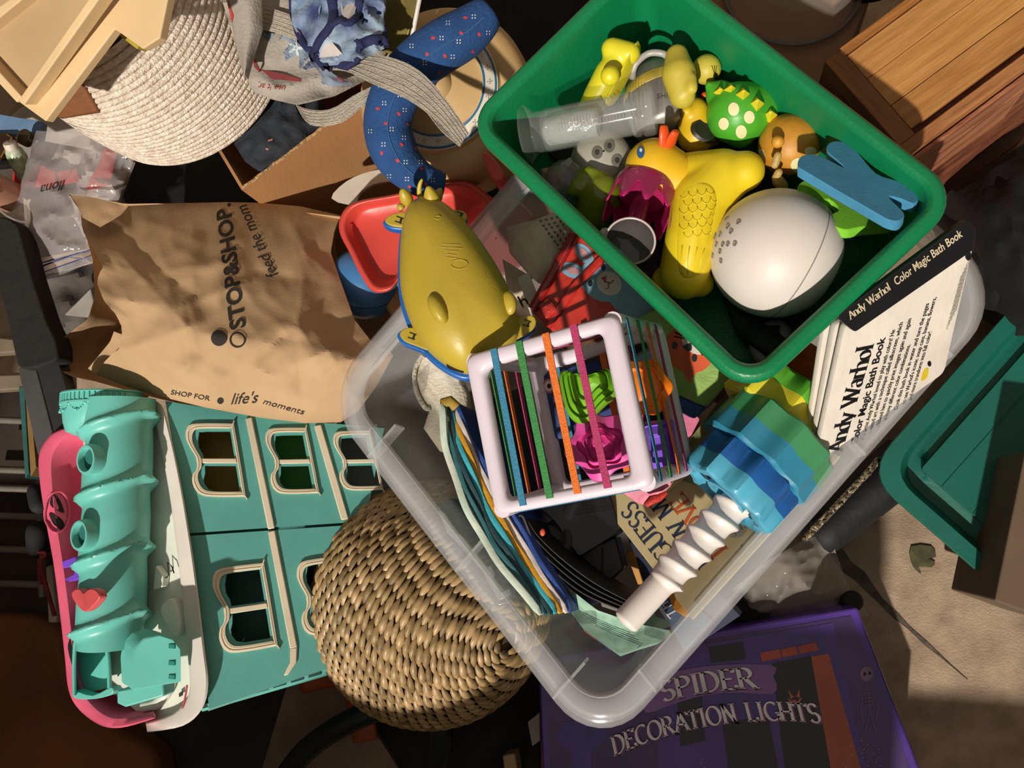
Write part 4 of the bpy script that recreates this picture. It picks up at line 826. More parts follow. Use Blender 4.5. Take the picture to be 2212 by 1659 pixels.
g = coons([(1290, 1275), (1300, 1310)], [(1400, 1300), (1420, 1340)], [(1290, 1275), (1340, 1262), (1400, 1300)], [(1300, 1310), (1360, 1330), (1420, 1340)], 16, 8)
solo('grey_cloth', sheet(g, lambda u, v, x, y: .17+.02*math.sin(math.pi*u)*math.sin(math.pi*v)+.004*ridge(x, y, 1/30, 2), .01), M('#8e8984', .95, .1, 60, .5, 200), 'grey fleece cloth scrap beside the black machine', 'cloth', smooth=80)
# ---- black machine with a grey knob
MP = Z(.25); mc = thing('black_machine', 'black plastic machine with a round grey rubber knob', 'machine', P(1260, 1180, .17))
MK = M('#17161a', .25, .2, 12, coat=.3)
m = MB(); m.prism([P(*p, .262) for p in rp([(1140, 1075), (1310, 1050), (1328, 1098), (1338, 1150), (1250, 1205), (1200, 1130)], 10)], (0, 0, -.06)); obj('housing', m, MK, mc, bev=.004, smooth=40)
m = MB(); m.prism([P(*p, .235) for p in rp([(1235, 1205), (1330, 1158), (1348, 1228), (1290, 1282), (1258, 1255)], 6)], (0, 0, -.06)); obj('base_block', m, M('#1b1c22', .35, .2, 12), mc, bev=.003, smooth=40)
m = MB(); m.lathe(P(1195, 1165, .255), (-.5, .1, .8), [(.024, -.02), (.024, -.004), (.02, .0)], 32, False, True); obj('knob_collar', m, M('#3d3a40', .6), mc, smooth=40)
m = MB(); m.lathe(P(1180, 1160, .262), (-.5, .1, .8), [(.014, -.012), (.0145, .004), (.012, .008), (.0075, .008), (.0065, .005), (.0001, .005)], 28); obj('knob', m, M('#4a4750', .6), mc, smooth=40, label='grey rubber knob')
m = MB(); m.lathe(P(1177, 1158, .27), (-.5, .1, .8), [(.0001, .002), (.004, .002), (.005, 0)], 16); obj('knob_screw', m, M('#8d8880', .35, .1, 60, metal=.8), mc)
m = MB(); m.box(P(1300, 1225, .237), V((.0008, .022, 0)), V((.001, 0, 0)), V((0, 0, .001))); obj('seam', m, M('#08080a', .6), mc, smooth=0)
# ---- hollow clear case by the wall
cc = thing('clear_case', 'grey clear plastic case with notched latch along the tub wall', 'case', P(1030, 1190, .1))
MC = CLEAR('#454d58', .62, .15, 'grey_case')
m = MB(); m.prism([P(*p, .312) for p in rp([(938, 1098), (975, 1074), (1065, 1180), (1118, 1262), (1108, 1302), (1072, 1312), (1010, 1230)], 8)], (0, 0, -.09)); obj('body', m, MC, cc, bev=.002, smooth=40)
m = MB(); m.prism([P(*p, .320) for p in [(945, 1100), (960, 1108), (985, 1150), (1000, 1160), (1052, 1225), (1060, 1222), (1068, 1240), (1064, 1250), (1080, 1280), (1100, 1272), (1104, 1285), (1078, 1298), (1040, 1232), (990, 1175), (965, 1150)]], (0, 0, -.006)); obj('latch_strip', m, CLEAR('#9a9ea4', .6, .2, 'latch'), cc, bev=.0008)
# pink packet with red tie, hidden-in-the-gaps fillers
pk = slab('pink_packet', 'small pink packet tied with red ribbon below the cube', 'packet', PL((1360, 1080, .30), (1430, 1050, .31), (1400, 1090, .30)), rp([(1340, 1062), (1440, 1030), (1452, 1045), (1402, 1092), (1378, 1088)], 4), .012, M('#d86a88', .5, .15, 50, .5, 60))
m = MB(); m.tube([P(*p, .318) for p in ((1394, 1092), (1408, 1080), (1425, 1075), (1440, 1064))], [.003, .005, .004, .002], 8, flat=.5, up=(0, 0, 1)); obj('red_ribbon', m, M('#cc3024', .6, .2, 60, .5, 100), pk, smooth=80)
PPP = PL((1420, 1040, .305), (1480, 1000, .31), (1450, 1060, .30))
slab('striped_film', 'green and red striped film wrapper under the cube corner', 'wrapper', PPP, [(1398, 1084), (1420, 1050), (1490, 1008), (1500, 1018), (1440, 1062)], .003, M('#9aa878', .3, .6, 60, .4, 60, hex2='#b86a50', stretch=(1, 12, 1, .6)))
ow = slab('owl_card', 'deep blue cloth card with a pink ringed bird eye inside the cube', 'soft book', PL((1180, 800, .35), (1300, 770, .35), (1200, 950, .34)), rp([(1168, 812), (1215, 795), (1330, 765), (1345, 900), (1240, 945), (1195, 950)], 12), .01, M('#2b4480', .7, .3, 30, .3, 200, hex2='#1c2c58'), .003)
OWP = PL((1180, 800, .35), (1300, 770, .35), (1200, 950, .34))
for r, c, h in ((14, '#c07088', .0006), (10, '#e0d8d0', .0011), (4.5, '#101018', .0016)): decal('bird_eye', OWP, ring2(1186, 834, r, r*1.15, 22), h, M(c, .6), ow)
slab('teal_folder', 'dark teal folder filling the middle of the tub', 'folder', Z(.19), [(1060, 860), (1500, 700), (1560, 960), (1330, 1080), (1110, 1110)], .01, M('#1b2630', .6, .2, 20))
slab('low_carton', 'flat brown carton under the toys in the tub', 'carton', Z(.17), [(1120, 600), (1380, 420), (1720, 700), (1560, 900), (1250, 800)], .08, M('#6a4a30', .8, .2, 20))
# ================================================================ bath toys in the green bin
def blob(nm, items, mat, par=None, vox=.0022, label=None):     # items: (px,py,z,r_px) spheres or chains of them, fused
    m = MB()
    for it in items:
        if isinstance(it, tuple): it = [it]
        pts = [P(a, b, c) for a, b, c, r in it]; rr = [r*lvl(a, b, c) for a, b, c, r in it]
        for p, r in zip(pts, rr): m.ball(p, r, seg=18, rings=10)
        for i in range(len(pts)-1):
            q = [pts[i].lerp(pts[i+1], t/4) for t in range(5)]
            if (q[-1]-q[0]).length > 1e-4: m.tube(q, [rr[i]+(rr[i+1]-rr[i])*t/4 for t in range(5)], 18)
    return obj(nm, m, mat, par, smooth=180, remesh=vox, label=label)
def spot(nm, par, tgt, pts, mat, off=.0007, th=.0006):
    ps = onto(tgt, pts, off); m = MB(); c = onto(tgt, [(sum(p[0] for p in pts)/len(pts), sum(p[1] for p in pts)/len(pts))], off*1.3)[0][0]; m.add([p for p, n in ps]+[c], [[i, (i+1) % len(ps), len(ps)] for i in range(len(ps))]); return obj(nm, m, mat, par, smooth=60)
def toy(nm, label, cat, x, y, z): return thing(nm, label, cat, P(x, y, z))
# big yellow duck
D = toy('rubber_duck', 'big yellow rubber duck lying on its side with an orange bill', 'rubber duck', 1490, 460, .40)
M_DK = M('#dcc322', .42, .05, 10, spec=.45); M_DK2 = M('#e0b41e', .42, .05, 10)
db_ = blob('body', [[(1608, 370, .455, 46), (1560, 385, .45, 62), (1515, 430, .448, 66), (1492, 510, .445, 56), (1478, 592, .43, 56)], [(1560, 380, .45, 60), (1480, 385, .44, 55)], [(1478, 592, .43, 56), (1440, 606, .42, 34)], [(1478, 600, .43, 50), (1512, 612, .42, 32)]], M_DK, D, .0025)
dh_ = blob('head', [[(1412, 362, .452, 64), (1460, 385, .445, 56)]], M_DK2, D, .0025)
for a, b, r0, r1 in (((1436, 322, .47), (1434, 270, .485), 17, 10), ((1444, 318, .468), (1462, 282, .488), 19, 12)):
    pts = [P(*a).lerp(P(*b), t/6)+V((0, 0, .004*math.sin(t/6*math.pi))) for t in range(7)]; k = lvl(*a); m = MB(); m.tube(pts, [(r0+(r1-r0)*t/6)*k for t in range(7)], 12, flat=.55, up=(.5, -.3, .8)); obj('bill', m, M('#e2521e', .4, .08, 20), D, smooth=180, sub=1, label='orange bill')
spot('eye', D, dh_, ring2(1385, 330, 8, 13, 16, .3), M('#2c5c94', .4), .0012); spot('eye_glint', D, dh_, ring2(1386, 326, 3, 4, 10), M('#e8e4dc', .4), .0018)
wing = sm([(1470, 420), (1500, 392), (1535, 398), (1548, 430), (1535, 500), (1525, 570), (1500, 600), (1470, 596), (1462, 540), (1466, 470)], 4)
ps = onto(db_, wing, .0004); c = sum((p for p, n in ps), V())/len(ps); nn = sum((n for p, n in ps), V()).normalized(); cc_ = onto(db_, [(1505, 490)], .0)[0][0]
m = MB(); m.loft([[p-nn*.002 for p, n in ps], [p-n*.0006 for p, n in ps], [cc_+(p-cc_)*.9+nn*.0012 for p, n in ps], [cc_+(p-cc_)*.5+nn*.0028 for p, n in ps], [cc_+(p-cc_)*.02+nn*.0032 for p, n in ps]], False, True); wg = obj('wing', m, M_DK, D, smooth=180)
for r in range(6):
    for i in range(4):
        x, y = 1478+i*19+(r % 2)*9, 420+r*17-i*3; pts = [(x-10, y-3), (x-7, y+5), (x, y+9), (x+7, y+5), (x+10, y-3)]; ps = onto(wg, pts, .0003); m = MB(); m.tube([p for p, n in ps], .0005, 5); obj('feather_scale', m, M_DK, D, smooth=180)
for i in range(4):
    ps = onto(wg, [(1474+i*16, 530+i*2), (1472+i*14, 560), (1474+i*12, 592)], .0002); m = MB(); m.tube([p for p, n in ps], .0006, 5); obj('feather_ridge', m, M_DK, D, smooth=180)
# white egg dome
E_ = P(1675, 548, .437); re = 145*lvl(1675, 548, .437); egg = thing('white_egg', 'white plastic egg dome with a seam and small speaker holes', 'egg', E_-V((0, 0, re)))
eax = (P(1770, 590, .425)-E_).normalized(); m = MB()
m.lathe(E_, eax, [(max(.0008, math.sin(t)*re), -math.cos(t)*re*1.0) for t in [math.pi*.80*i/24 for i in range(25)]]+[(re*math.sin(math.pi*.8)*.93, re*.83), (.001, re*.84)], 56); sh_ = obj('shell', m, M('#d6cdc6', .48, .03, 10), egg, smooth=50)
m = MB(); m.lathe(E_, eax, [(math.sin(1.90)*re*1.0005, -math.cos(1.90)*re), (math.sin(1.911)*re*1.004, -math.cos(1.911)*re*1.004), (math.sin(1.922)*re*1.0005, -math.cos(1.922)*re)], 64); obj('seam', m, M('#8d857e', .5), egg)
for x, y in ((1596, 480), (1573, 490), (1580, 500), (1556, 507), (1562, 528), (1573, 527), (1588, 526), (1548, 528), (1556, 543), (1558, 563), (1540, 552), (1570, 472), (1545, 512)):
    ps = onto(sh_, [(x, y)], .0002); p, n = ps[0]; m = MB(); m.lathe(p, n, [(.0001, .0003), (.0017, .0003), (.0022, .0007), (.0026, 0)], 14); obj('speaker_hole', m, M('#8f857e', .5), egg, smooth=60)
# green spiky dinosaur
DI = toy('dinosaur', 'bright green rubber dinosaur with cream spots and yellow spikes', 'dinosaur', 1600, 245, .40)
MG = M('#49a62a', .42, .05, 12); MY = M('#e0d02c', .42, .05, 20); MSP = M('#d9d2a0', .5, .04, 30)
di = blob('body', [[(1592, 245, .45, 68), (1622, 240, .44, 64)], [(1555, 205, .455, 32), (1530, 184, .462, 10)], [(1600, 285, .44, 36)], [(1655, 240, .42, 48)]], MG, DI, .0022)
for x, y, r in ((1585, 236, 13), (1618, 253, 12.5), (1564, 267, 12), (1601, 284, 13)): spot('spot', DI, di, ring2(x, y, r*.9, r*1.1, 20), MSP)
for x, y, s in ((1552, 184, 13), (1576, 178, 14), (1605, 190, 16), (1637, 212, 17), (1666, 240, 18)):
    p, n = onto(di, [(x, y+12)], -.002)[0]; d = (P(x+6, y-22, .48)-P(x, y, .45)).normalized(); k = lvl(x, y, .46); m = MB(); m.lathe(p, d, [(s*k*1.0, -.002), (s*k*.95, s*k*.3), (s*k*.25, s*k*1.9), (.0004, s*k*2.0)], 4); obj('back_spike', m, MY, DI, smooth=0, bev=.0008)
# tan round squirter
TB = toy('bath_squirter', 'tan orange round animal bath squirter with cream spots', 'bath toy', 1705, 312, .40)
MT = M('#c98f2c', .5, .10, 26, hex2='#a87020')
tb_ = blob('body', [(1705, 312, .44, 70), [(1668, 266, .45, 14), (1680, 280, .45, 20)], [(1752, 268, .45, 15), (1740, 282, .45, 22)], (1680, 306, .474, 16)], MT, TB, .002)
for x, y, a, b in ((1726, 356, 18, 16), (1645, 340, 9, 20), (1750, 326, 13, 9)): spot('spot', TB, tb_, ring2(x, y, a, b, 18), MSP)
for i, (a, b, r) in enumerate((((1680, 336, .472), (1674, 356, .468), 10), ((1682, 372, .462), (1676, 384, .456), 10), ((1680, 390, .44), (1690, 402, .43), 14))):
    blob('stub', [[a+(r,), b+(r,)]], M('#b89a5a', .5, .08, 30), TB, .0015)
# foam letters
XP = PL((1738, 370, .505), (1910, 470, .505), (1880, 365, .482))
xo = [(1738, 370), (1724, 358), (1726, 342), (1742, 333), (1768, 335), (1800, 350), (1824, 362), (1806, 344), (1788, 328), (1786, 314), (1798, 305), (1822, 306), (1842, 318), (1864, 342), (1884, 366), (1906, 381), (1952, 394), (1978, 414), (1984, 432), (1972, 440), (1948, 430), (1920, 424), (1936, 442), (1952, 458), (1952, 470), (1938, 478), (1918, 474), (1890, 459)]
m = MB(); m.prism([XP.p(*p) for p in sm(xo, 2)], (XP.p(1738, 392, -.011)-XP.p(1738, 370))); solo('foam_letter', m, M('#3f86ac', .85, .06, 60, .08, 400), 'sky blue foam letter X leaning on the bin corner', 'foam letter', 'foam letters in the green bin', bev=.0008, smooth=35)
YP = PL((1740, 420, .468), (1860, 495, .462), (1900, 460, .445))
yo = sm([(1722, 408), (1732, 392), (1752, 392), (1790, 412), (1840, 432), (1905, 466), (1925, 484), (1860, 490), (1826, 496), (1796, 484), (1794, 464), (1812, 452), (1790, 430), (1764, 436), (1734, 428)], 3)
m = MB(); m.prism([YP.p(*p) for p in yo], YP.p(1740, 440, -.008)-YP.p(1740, 420)); solo('foam_letter', m, M('#79c22c', .85, .06, 60, .08, 400), 'lime green foam letter under the blue foam letter', 'foam letter', 'foam letters in the green bin', bev=.0008, smooth=35)
# small yellow toys
Y1 = toy('bath_boat', 'lemon yellow flanged squeeze toy in the far bin corner', 'bath toy', 1320, 160, .42)
blob('body', [[(1322, 106, .475, 24), (1360, 116, .475, 24)], [(1335, 125, .47, 26), (1318, 160, .465, 34), (1288, 212, .455, 30), (1270, 240, .44, 24)], [(1318, 164, .485, 22)]], M('#d9d02a', .36, .05, 14), Y1, .002)
m = MB(); pts = [P(*p) for p in ((1384, 96, .47), (1368, 128, .472), (1350, 160, .47), (1334, 192, .462), (1312, 232, .452))]; m.tube(pts, .013, 14, flat=.16, up=(.9, .2, 0)); obj('flange', m, M('#d9d02a', .36, .05, 14), Y1, smooth=180, sub=1)
Y2 = toy('rubber_duckling', 'dull yellow small rubber duck tipped forward with lashed eye', 'rubber duck', 1480, 170, .42)
MO = M('#c4b440', .5, .08, 20)
blob('body', [[(1462, 122, .475, 26), (1466, 160, .475, 38), (1474, 205, .47, 30)], [(1492, 170, .482, 14), (1494, 190, .482, 15)]], MO, Y2, .002); hd = blob('head', [(1526, 150, .452, 33)], MO, Y2, .002)
spot('eye', Y2, hd, ring2(1545, 164, 5, 7, 14), M('#1c160e', .4), .0006)
m = MB()
for dx in (-6, -1, 4): m.tube([p for p, n in onto(hd, [(1544+dx*.3, 158), (1543+dx, 142)], .0006)], .0003, 4)
obj('eyelashes', m, M('#1c160e', .5), Y2); blob('bill', [(1522, 206, .44, 9)], M('#d84a20', .4), Y2, .0015)
Y3 = toy('squeeze_duck', 'deep yellow squeeze duck behind the orange bill', 'rubber duck', 1500, 275, .41)
blob('body', [[(1500, 245, .44, 34), (1505, 290, .43, 44)], [(1484, 240, .452, 14)], [(1530, 280, .42, 40)]], M('#d4b01e', .42, .06, 14), Y3, .002)
m = MB(); m.lathe(P(1534, 280, .446), (.5, .1, .8), [(.0001, 0), (.012, 0), (.0135, -.003)], 24, sy=1.5); obj('base_disc', m, M('#3a362c', .5, .3, 60), Y3)
# clear measuring tube
A0, A1 = P(1152, 288, .478), P(1402, 238, .488); ta_ = (A1-A0); tl = ta_.length; ta_.normalize(); tr = 45*lvl(1280, 265, .48)
tbx = thing('clear_tube', 'clear plastic measuring tube with flared foot across the bin', 'tube', A0.lerp(A1, .5)-V((0, 0, tr)))
MCL = CLEAR('#c4c8c4', .11, .1, 'tube'); MCL2 = CLEAR('#b4bab6', .5, .2, 'gel', .3, 90)
m = MB(); m.lathe(A0, ta_, [(tr*1.35, -.008), (tr*1.38, -.006), (tr*1.3, -.004), (tr*.98, .002), (tr*.96, .010), (tr, .014), (tr, tl*.5), (tr, tl-.014), (tr*.96, tl-.014), (tr*.94, .012), (tr*.2, .008)], 40); obj('body', m, MCL, tbx, smooth=40)
m = MB(); m.lathe(A0, ta_, [(tr*x, tl-.016+h) for x, h in ((1.0, 0), (1.1, .002), (1.1, .006), (1.02, .008), (1.14, .010), (1.16, .018), (1.08, .021), (.9, .020), (.86, .004))], 40); obj('collar', m, MCL, tbx, smooth=40)
m = MB(); m.tube([A0+ta_*h-V((0, 0, .003)) for h in (.010, .014, tl*.35, tl*.56, tl*.58)], [tr*.4, tr*.66, tr*.7, tr*.66, tr*.3], 22); obj('gel_insert', m, MCL2, tbx, smooth=70)
upv = (V((0, 0, 1))-ta_*ta_.z).normalized(); sdv = ta_.cross(upv)
for i in range(24):
    a = .5; d = (upv*math.cos(a)-sdv*math.sin(a)*-1).normalized(); q = A0+ta_*(.03+i*tl*.027)+d*tr*1.005; w = ta_.cross(d); m = MB(); m.box(q, ta_*.00025, w*(.004 if i % 5 == 0 else .0025), d*.0002); obj('graduation', m, M('#8f928c', .6), tbx, smooth=0)
# silver owl
OW = toy('silver_soother', 'silver grey round soother toy with a wire handle and gold band', 'soother', 1425, 195, .40)
bc = P(1422, 205, .425); k = lvl(1422, 205, .425); MS = M('#8d8984', .35, .1, 20, metal=.35)
m = MB(); m.lathe(bc, (P(1460, 330, .43)-P(1400, 130, .44)), [(.001, -78*k), (30*k, -72*k), (58*k, -50*k), (74*k, -15*k), (78*k, 25*k), (74*k, 70*k), (60*k, 90*k), (.001, 95*k)], 40); ob = obj('body', m, MS, OW, smooth=60)
m = MB(); m.lathe(bc, (P(1460, 330, .43)-P(1400, 130, .44)), [(70*k, -26*k), (75.5*k, -16*k), (77.5*k, -4*k), (76*k, -2*k)], 40); obj('gold_band', m, M('#c9b04a', .4, .2, 40), OW, smooth=60)
m = MB(); m.tube([P(*p) for p in sm([(1366, 170, .455), (1372, 140, .465), (1400, 116, .468), (1432, 116, .468), (1450, 130, .46)], 4, False)], 7*k, 12); obj('handle', m, M('#a8a4a0', .35, .06, 20), OW, smooth=180)
o, x, y, L = pline(Z(.46), (1418, 214), (1470, 210), (1418, 196)); t = text('lettering', 'SHHH', o, x, y, .0075, M('#56524c', .6), OW); drape(t, ob, V((0, 0, 1)))
# pink jellyfish
jx0, jx1 = P(1388, 424, .452), P(1358, 528, .472); ja = (jx1-jx0).normalized(); jr = 72*lvl(1388, 424, .452)
J = thing('jellyfish', 'clear pink jellyfish bath toy on a suction cup', 'bath toy', jx0-V((0, 0, jr))); ju, jv, _ = basis(ja)
MJ = CLEAR('#a01a5a', 1.15, .12, 'jelly'); rings = []
for i in range(17):
    s = i/16; row = []
    for q in range(72):
        t = 2*math.pi*q/72; dr = (abs(math.sin(t*4.5+.6))**1.2)*.95+.18*math.sin(t*3); th = math.pi*(.012+.5*min(1, s*1.35)); 
        if s <= .74: r, h = math.sin(th)*jr, -math.cos(th)*jr
        else: f = (s-.74)/.26; r, h = jr*(1+.06*f*dr), jr*f*(.10+.85*dr)
        row.append(jx0+ja*h+ju*r*math.cos(t)+jv*r*math.sin(t))
    rings.append(row)
m = MB(); m.loft(rings, True, False); obj('bell', m, MJ, J, smooth=180, solid=.0015)
m = MB(); m.lathe(jx0, ja, [(.001, -jr*.75), (jr*.5, -jr*.6), (jr*.7, -jr*.2), (jr*.68, jr*.1), (.001, jr*.15)], 32); obj('inner_body', m, M('#a01a52', .4, .15, 30), J, smooth=60)
m = MB(); m.tube([jx0+ja*.0, jx0+ja*(jx1-jx0).length*.8], .0085, 18); obj('stem', m, CLEAR('#b03a70', .6, .15, 'jelly_stem'), J, smooth=60)
ca = (P(1352, 562, .512)-P(1366, 500, .465)).normalized(); cc0 = P(1364, 508, .47); cr_ = 54*lvl(1360, 525, .475)
m = MB(); m.lathe(cc0, ca, [(.006, -.004), (cr_*.55, .002), (cr_*.9, .010), (cr_, .014), (cr_*.97, .0155), (cr_*.85, .011), (cr_*.4, .005), (.001, .004)], 40); obj('suction_cup', m, CLEAR('#4e4848', .85, .08, 'cup'), J, smooth=60)
u_, v_, _ = basis(ca); m = MB(); m.tube([cc0+ca/ca.length*.0148+(u_*math.cos(t)+v_*math.sin(t))*cr_*.985 for t in [2*math.pi*i/40 for i in range(41)]], .0011, 8); obj('cup_rim', m, CLEAR('#c4b4b2', .8, .15, 'cup_rim'), J, smooth=80)
m = MB(); m.prism([P(*p, .478) for p in sm([(1294, 506), (1300, 493), (1316, 492), (1328, 502), (1322, 514), (1304, 515)], 4)], (0, 0, -.003)); obj('pull_tab', m, CLEAR('#b5aaa8', .7, .2, 'tab'), J, bev=.001)
# frog, clear ball, cap, other shaded things
FR = toy('frog_toy', 'olive green see through frog toy in the bin shade', 'frog', 1290, 410, .39)
blob('body', [[(1265, 395, .435, 34), (1300, 420, .435, 48), (1290, 455, .42, 50)], [(1300, 385, .445, 16), (1272, 366, .45, 9)], [(1248, 405, .445, 20), (1236, 415, .445, 12)], [(1338, 400, .435, 20)]], CLEAR('#6f7c12', .85, .15, 'frog'), FR, .0022)
cbm = MB(); cbm.ball(P(1222, 392, .432), 46*lvl(1222, 392, .432), seg=28, rings=16); cbl = thing('clear_ball', 'smoky clear plastic ball beside the olive frog', 'ball', P(1222, 392, .41)); obj('shell', cbm, CLEAR('#7d7c78', .55, .08, 'ball'), cbl, smooth=180)
m = MB(); m.prism([P(*p, .452) for p in rp([(1208, 355), (1232, 338), (1238, 350), (1214, 372)], 4)], (0, 0, -.004)); obj('moulded_tab', m, CLEAR('#a9a8a4', .6, .15, 'balltab'), cbl, bev=.001)
m = MB(); k = lvl(1300, 340, .43); wc = thing('bowl_cover', 'pale grey domed bowl with ringed dots under the clear tube', 'bowl', P(1300, 345, .40)); m.lathe(P(1300, 345, .42), (.2, -.1, 1), [(68*k, -.01), (67*k, 0), (55*k, 30*k), (30*k, 46*k), (.001, 50*k)], 36); wo = obj('dome', m, M('#a8a498', .45, .08, 20), wc, smooth=60)
for x, y in ((1332, 347), (1316, 316), (1290, 330)): spot('ringed_dot', wc, wo, ring2(x, y, 12, 14, 18), M('#6c6860', .5)); spot('dot_centre', wc, wo, ring2(x, y, 5, 6, 14), M('#3a3834', .5), .0012)
g = coons([(1168, 365), (1175, 400), (1180, 430)], [(1225, 352), (1220, 400), (1205, 440)], [(1168, 365), (1225, 352)], [(1180, 430), (1205, 440)], 10, 12)
solo('print_cloth', sheet(g, lambda u, v, x, y: .425+.01*math.sin(math.pi*u)+.005*ridge(x, y, 1/20, 2), .003), M('#b8b0a0', .9, .5, 60, .3, 200, hex2='#b8443c'), 'coral and cream print washcloth in the bin corner', 'washcloth', smooth=70)
g = coons([(1560, 640), (1590, 720), (1640, 780)], [(1740, 680), (1735, 730), (1690, 770)], [(1560, 640), (1650, 690), (1740, 680)], [(1640, 780), (1665, 785), (1690, 770)], 20, 14)
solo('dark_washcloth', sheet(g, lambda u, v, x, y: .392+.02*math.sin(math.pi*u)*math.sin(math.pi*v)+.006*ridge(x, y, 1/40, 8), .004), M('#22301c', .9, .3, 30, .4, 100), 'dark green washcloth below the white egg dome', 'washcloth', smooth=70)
m = MB(); k = lvl(1665, 740, .4); sp_ = thing('grey_speaker', 'grey plastic shell with a cluster of holes in the near bin corner', 'speaker', P(1665, 740, .38)); m.prism([P(*p, .404) for p in sm([(1618, 740), (1640, 700), (1690, 690), (1712, 720), (1680, 770), (1640, 785)], 4)], (0, 0, -.02)); so_ = obj('shell', m, M('#6f6a68', .5, .1, 20), sp_, bev=.004)
for i in range(8): x, y = (1664, 740) if i == 7 else (1664+9*math.cos(i*.9), 740+9*math.sin(i*.9)); spot('speaker_hole', sp_, so_, ring2(x, y, 2.4, 2.4, 10), M('#1c1a1a', .7), .0005)
g = coons([(1340, 560), (1370, 590), (1400, 600)], [(1460, 520), (1450, 570), (1440, 620)], [(1340, 560), (1400, 540), (1460, 520)], [(1400, 600), (1420, 615), (1440, 620)], 14, 10)
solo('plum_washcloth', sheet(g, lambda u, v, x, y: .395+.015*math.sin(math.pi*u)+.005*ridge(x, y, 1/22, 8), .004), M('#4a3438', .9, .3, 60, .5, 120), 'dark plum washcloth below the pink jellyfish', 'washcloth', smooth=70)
slab('toy_panel', 'flat grey black toy panel lying on the bin floor', 'toy panel', Z(.384), [(1180, 330), (1400, 170), (1800, 480), (1640, 680)], .006, M('#2c2b26', .7, .3, 30), .002)  # flat toy panel under the bath toys
# ================================================================ right side: lid, pouch, crate, cartons
MTL = M('#0d6153', .5, .08, 10, .08, 200)
tl_ = thing('tote_lid', 'dark teal plastic tote lid with a grooved middle on the floor', 'tote lid', P(2200, 1000, .03))  # lid of a storage tote, rim and raised panel up
LQ = [V(p) for p in ((1866, 1022), (2290, 1392), (2680, 960), (2240, 600))]; lc = sum(LQ, V((0, 0)))/4
def lq(k, r, z): return [P(*p, z) for p in rp([lc+(p-lc)*k for p in LQ], r, 6)]
m = MB(); m.loft([lq(1.0, 90, .085), lq(1.0, 90, .118), lq(.992, 88, .122), lq(.87, 75, .122), lq(.86, 74, .118), lq(.83, 70, .094), lq(.80, 66, .094), lq(.72, 50, .10), lq(.70, 10, .10), lq(.695, 10, .108), lq(.4, 10, .108)]); obj('lid_body', m, MTL, tl_, smooth=35, bev=.001)
for k in (.15, .38, .6):
    a, b = lc+(LQ[0].lerp(LQ[1], k)-lc)*.69, lc+(LQ[3].lerp(LQ[2], k)-lc)*.69; m = MB(); m.tube([P(*a, .108), P(*b, .108)], .0012, 6); obj('panel_rib', m, MTL, tl_)
m = MB(); m.prism([P(*p, .19) for p in [(2215, 975), (2149, 1298), (2290, 1350), (2400, 1000)]], (0, 0, -.15)); solo('brown_carton', m, M('#66533f', .85, .08, 20), 'grey brown cardboard carton corner on the teal lid', 'carton', bev=.002, smooth=0)
pu = thing('black_pouch', 'black fabric pouch with a glittering zip under the tub rim', 'pouch', P(1830, 1090, .0))
m = MB(); pts = [P(*p, .045) for p in sm([(1752, 1172), (1800, 1130), (1850, 1085), (1905, 1040), (1960, 990)], 4, False)]; m.tube(pts, [.018, .026, .03, .031, .031, .031, .031, .032, .032, .033, .033, .033, .034, .034, .034, .034, .034][:len(pts)], 18, flat=1.3, up=(0, 0, 1)); obj('bag', m, M('#0d0d0e', .7, .3, 30, .5, 40), pu, smooth=180)
m = MB(); zp = [P(*p, .088) for p in ((1738, 1165), (1800, 1100), (1868, 1028), (1900, 990))]; m.tube(zp, .0042, 8, flat=.5, up=(0, 0, 1)); obj('zip_tape', m, M('#b9a98e', .3, .6, 260, .9, 300, metal=.6), pu, smooth=60)
random.seed(3)
for i in range(26):
    t = i/25*2.99; j = int(t); q = zp[j].lerp(zp[j+1], t-j)+V((random.uniform(-.003, .003), random.uniform(-.003, .003), .004)); m = MB(); m.box(q, V((.002, .001, 0)), V((-.0006, .0012, 0)), V((0, 0, .0008))); obj('zip_tooth', m, M('#c9b68e', .25, .3, 100, metal=.9), pu, smooth=0)
# crumpled clear bag on the floor
g = coons([(1560, 1290), (1600, 1330), (1640, 1372)], [(1790, 1150), (1830, 1260), (1880, 1330)], [(1560, 1290), (1660, 1210), (1740, 1165), (1790, 1150)], [(1640, 1372), (1740, 1345), (1880, 1330)], 46, 34)
solo('clear_bag', sheet(g, lambda u, v, x, y: .055+.075*(1-v)*math.sin(math.pi*min(1, u*1.1))+.016*ridge(x, y, 1/75, 21)+.005*ridge(x, y, 1/34, 22), .0008), CLEAR('#c4bbb0', .2, .1, 'film_bag', .3, 20), 'crumpled clear plastic bag between the tub and the purple box', 'plastic bag', smooth=28)
m = MB(); m.prism([P(*p, .09) for p in rp([(1560, 1330), (1640, 1240), (1700, 1260), (1650, 1352)], 10)], (0, 0, -.07)); solo('dark_rag', m, M('#1d1b18', .9, .3, 30, .5, 60), 'black rag under the crumpled clear bag', 'rag', bev=.006)
m = MB(); m.lathe(P(1843, 1297, .085), (0, .2, 1), [(.013, -.085), (.013, -.004), (.010, 0), (.0001, 0)], 18); solo('rubber_foot', m, M('#1f1b18', .8, .3, 60), 'small black rubber foot behind the purple box corner', 'foot', smooth=40)  # short black rubber foot standing on the floor
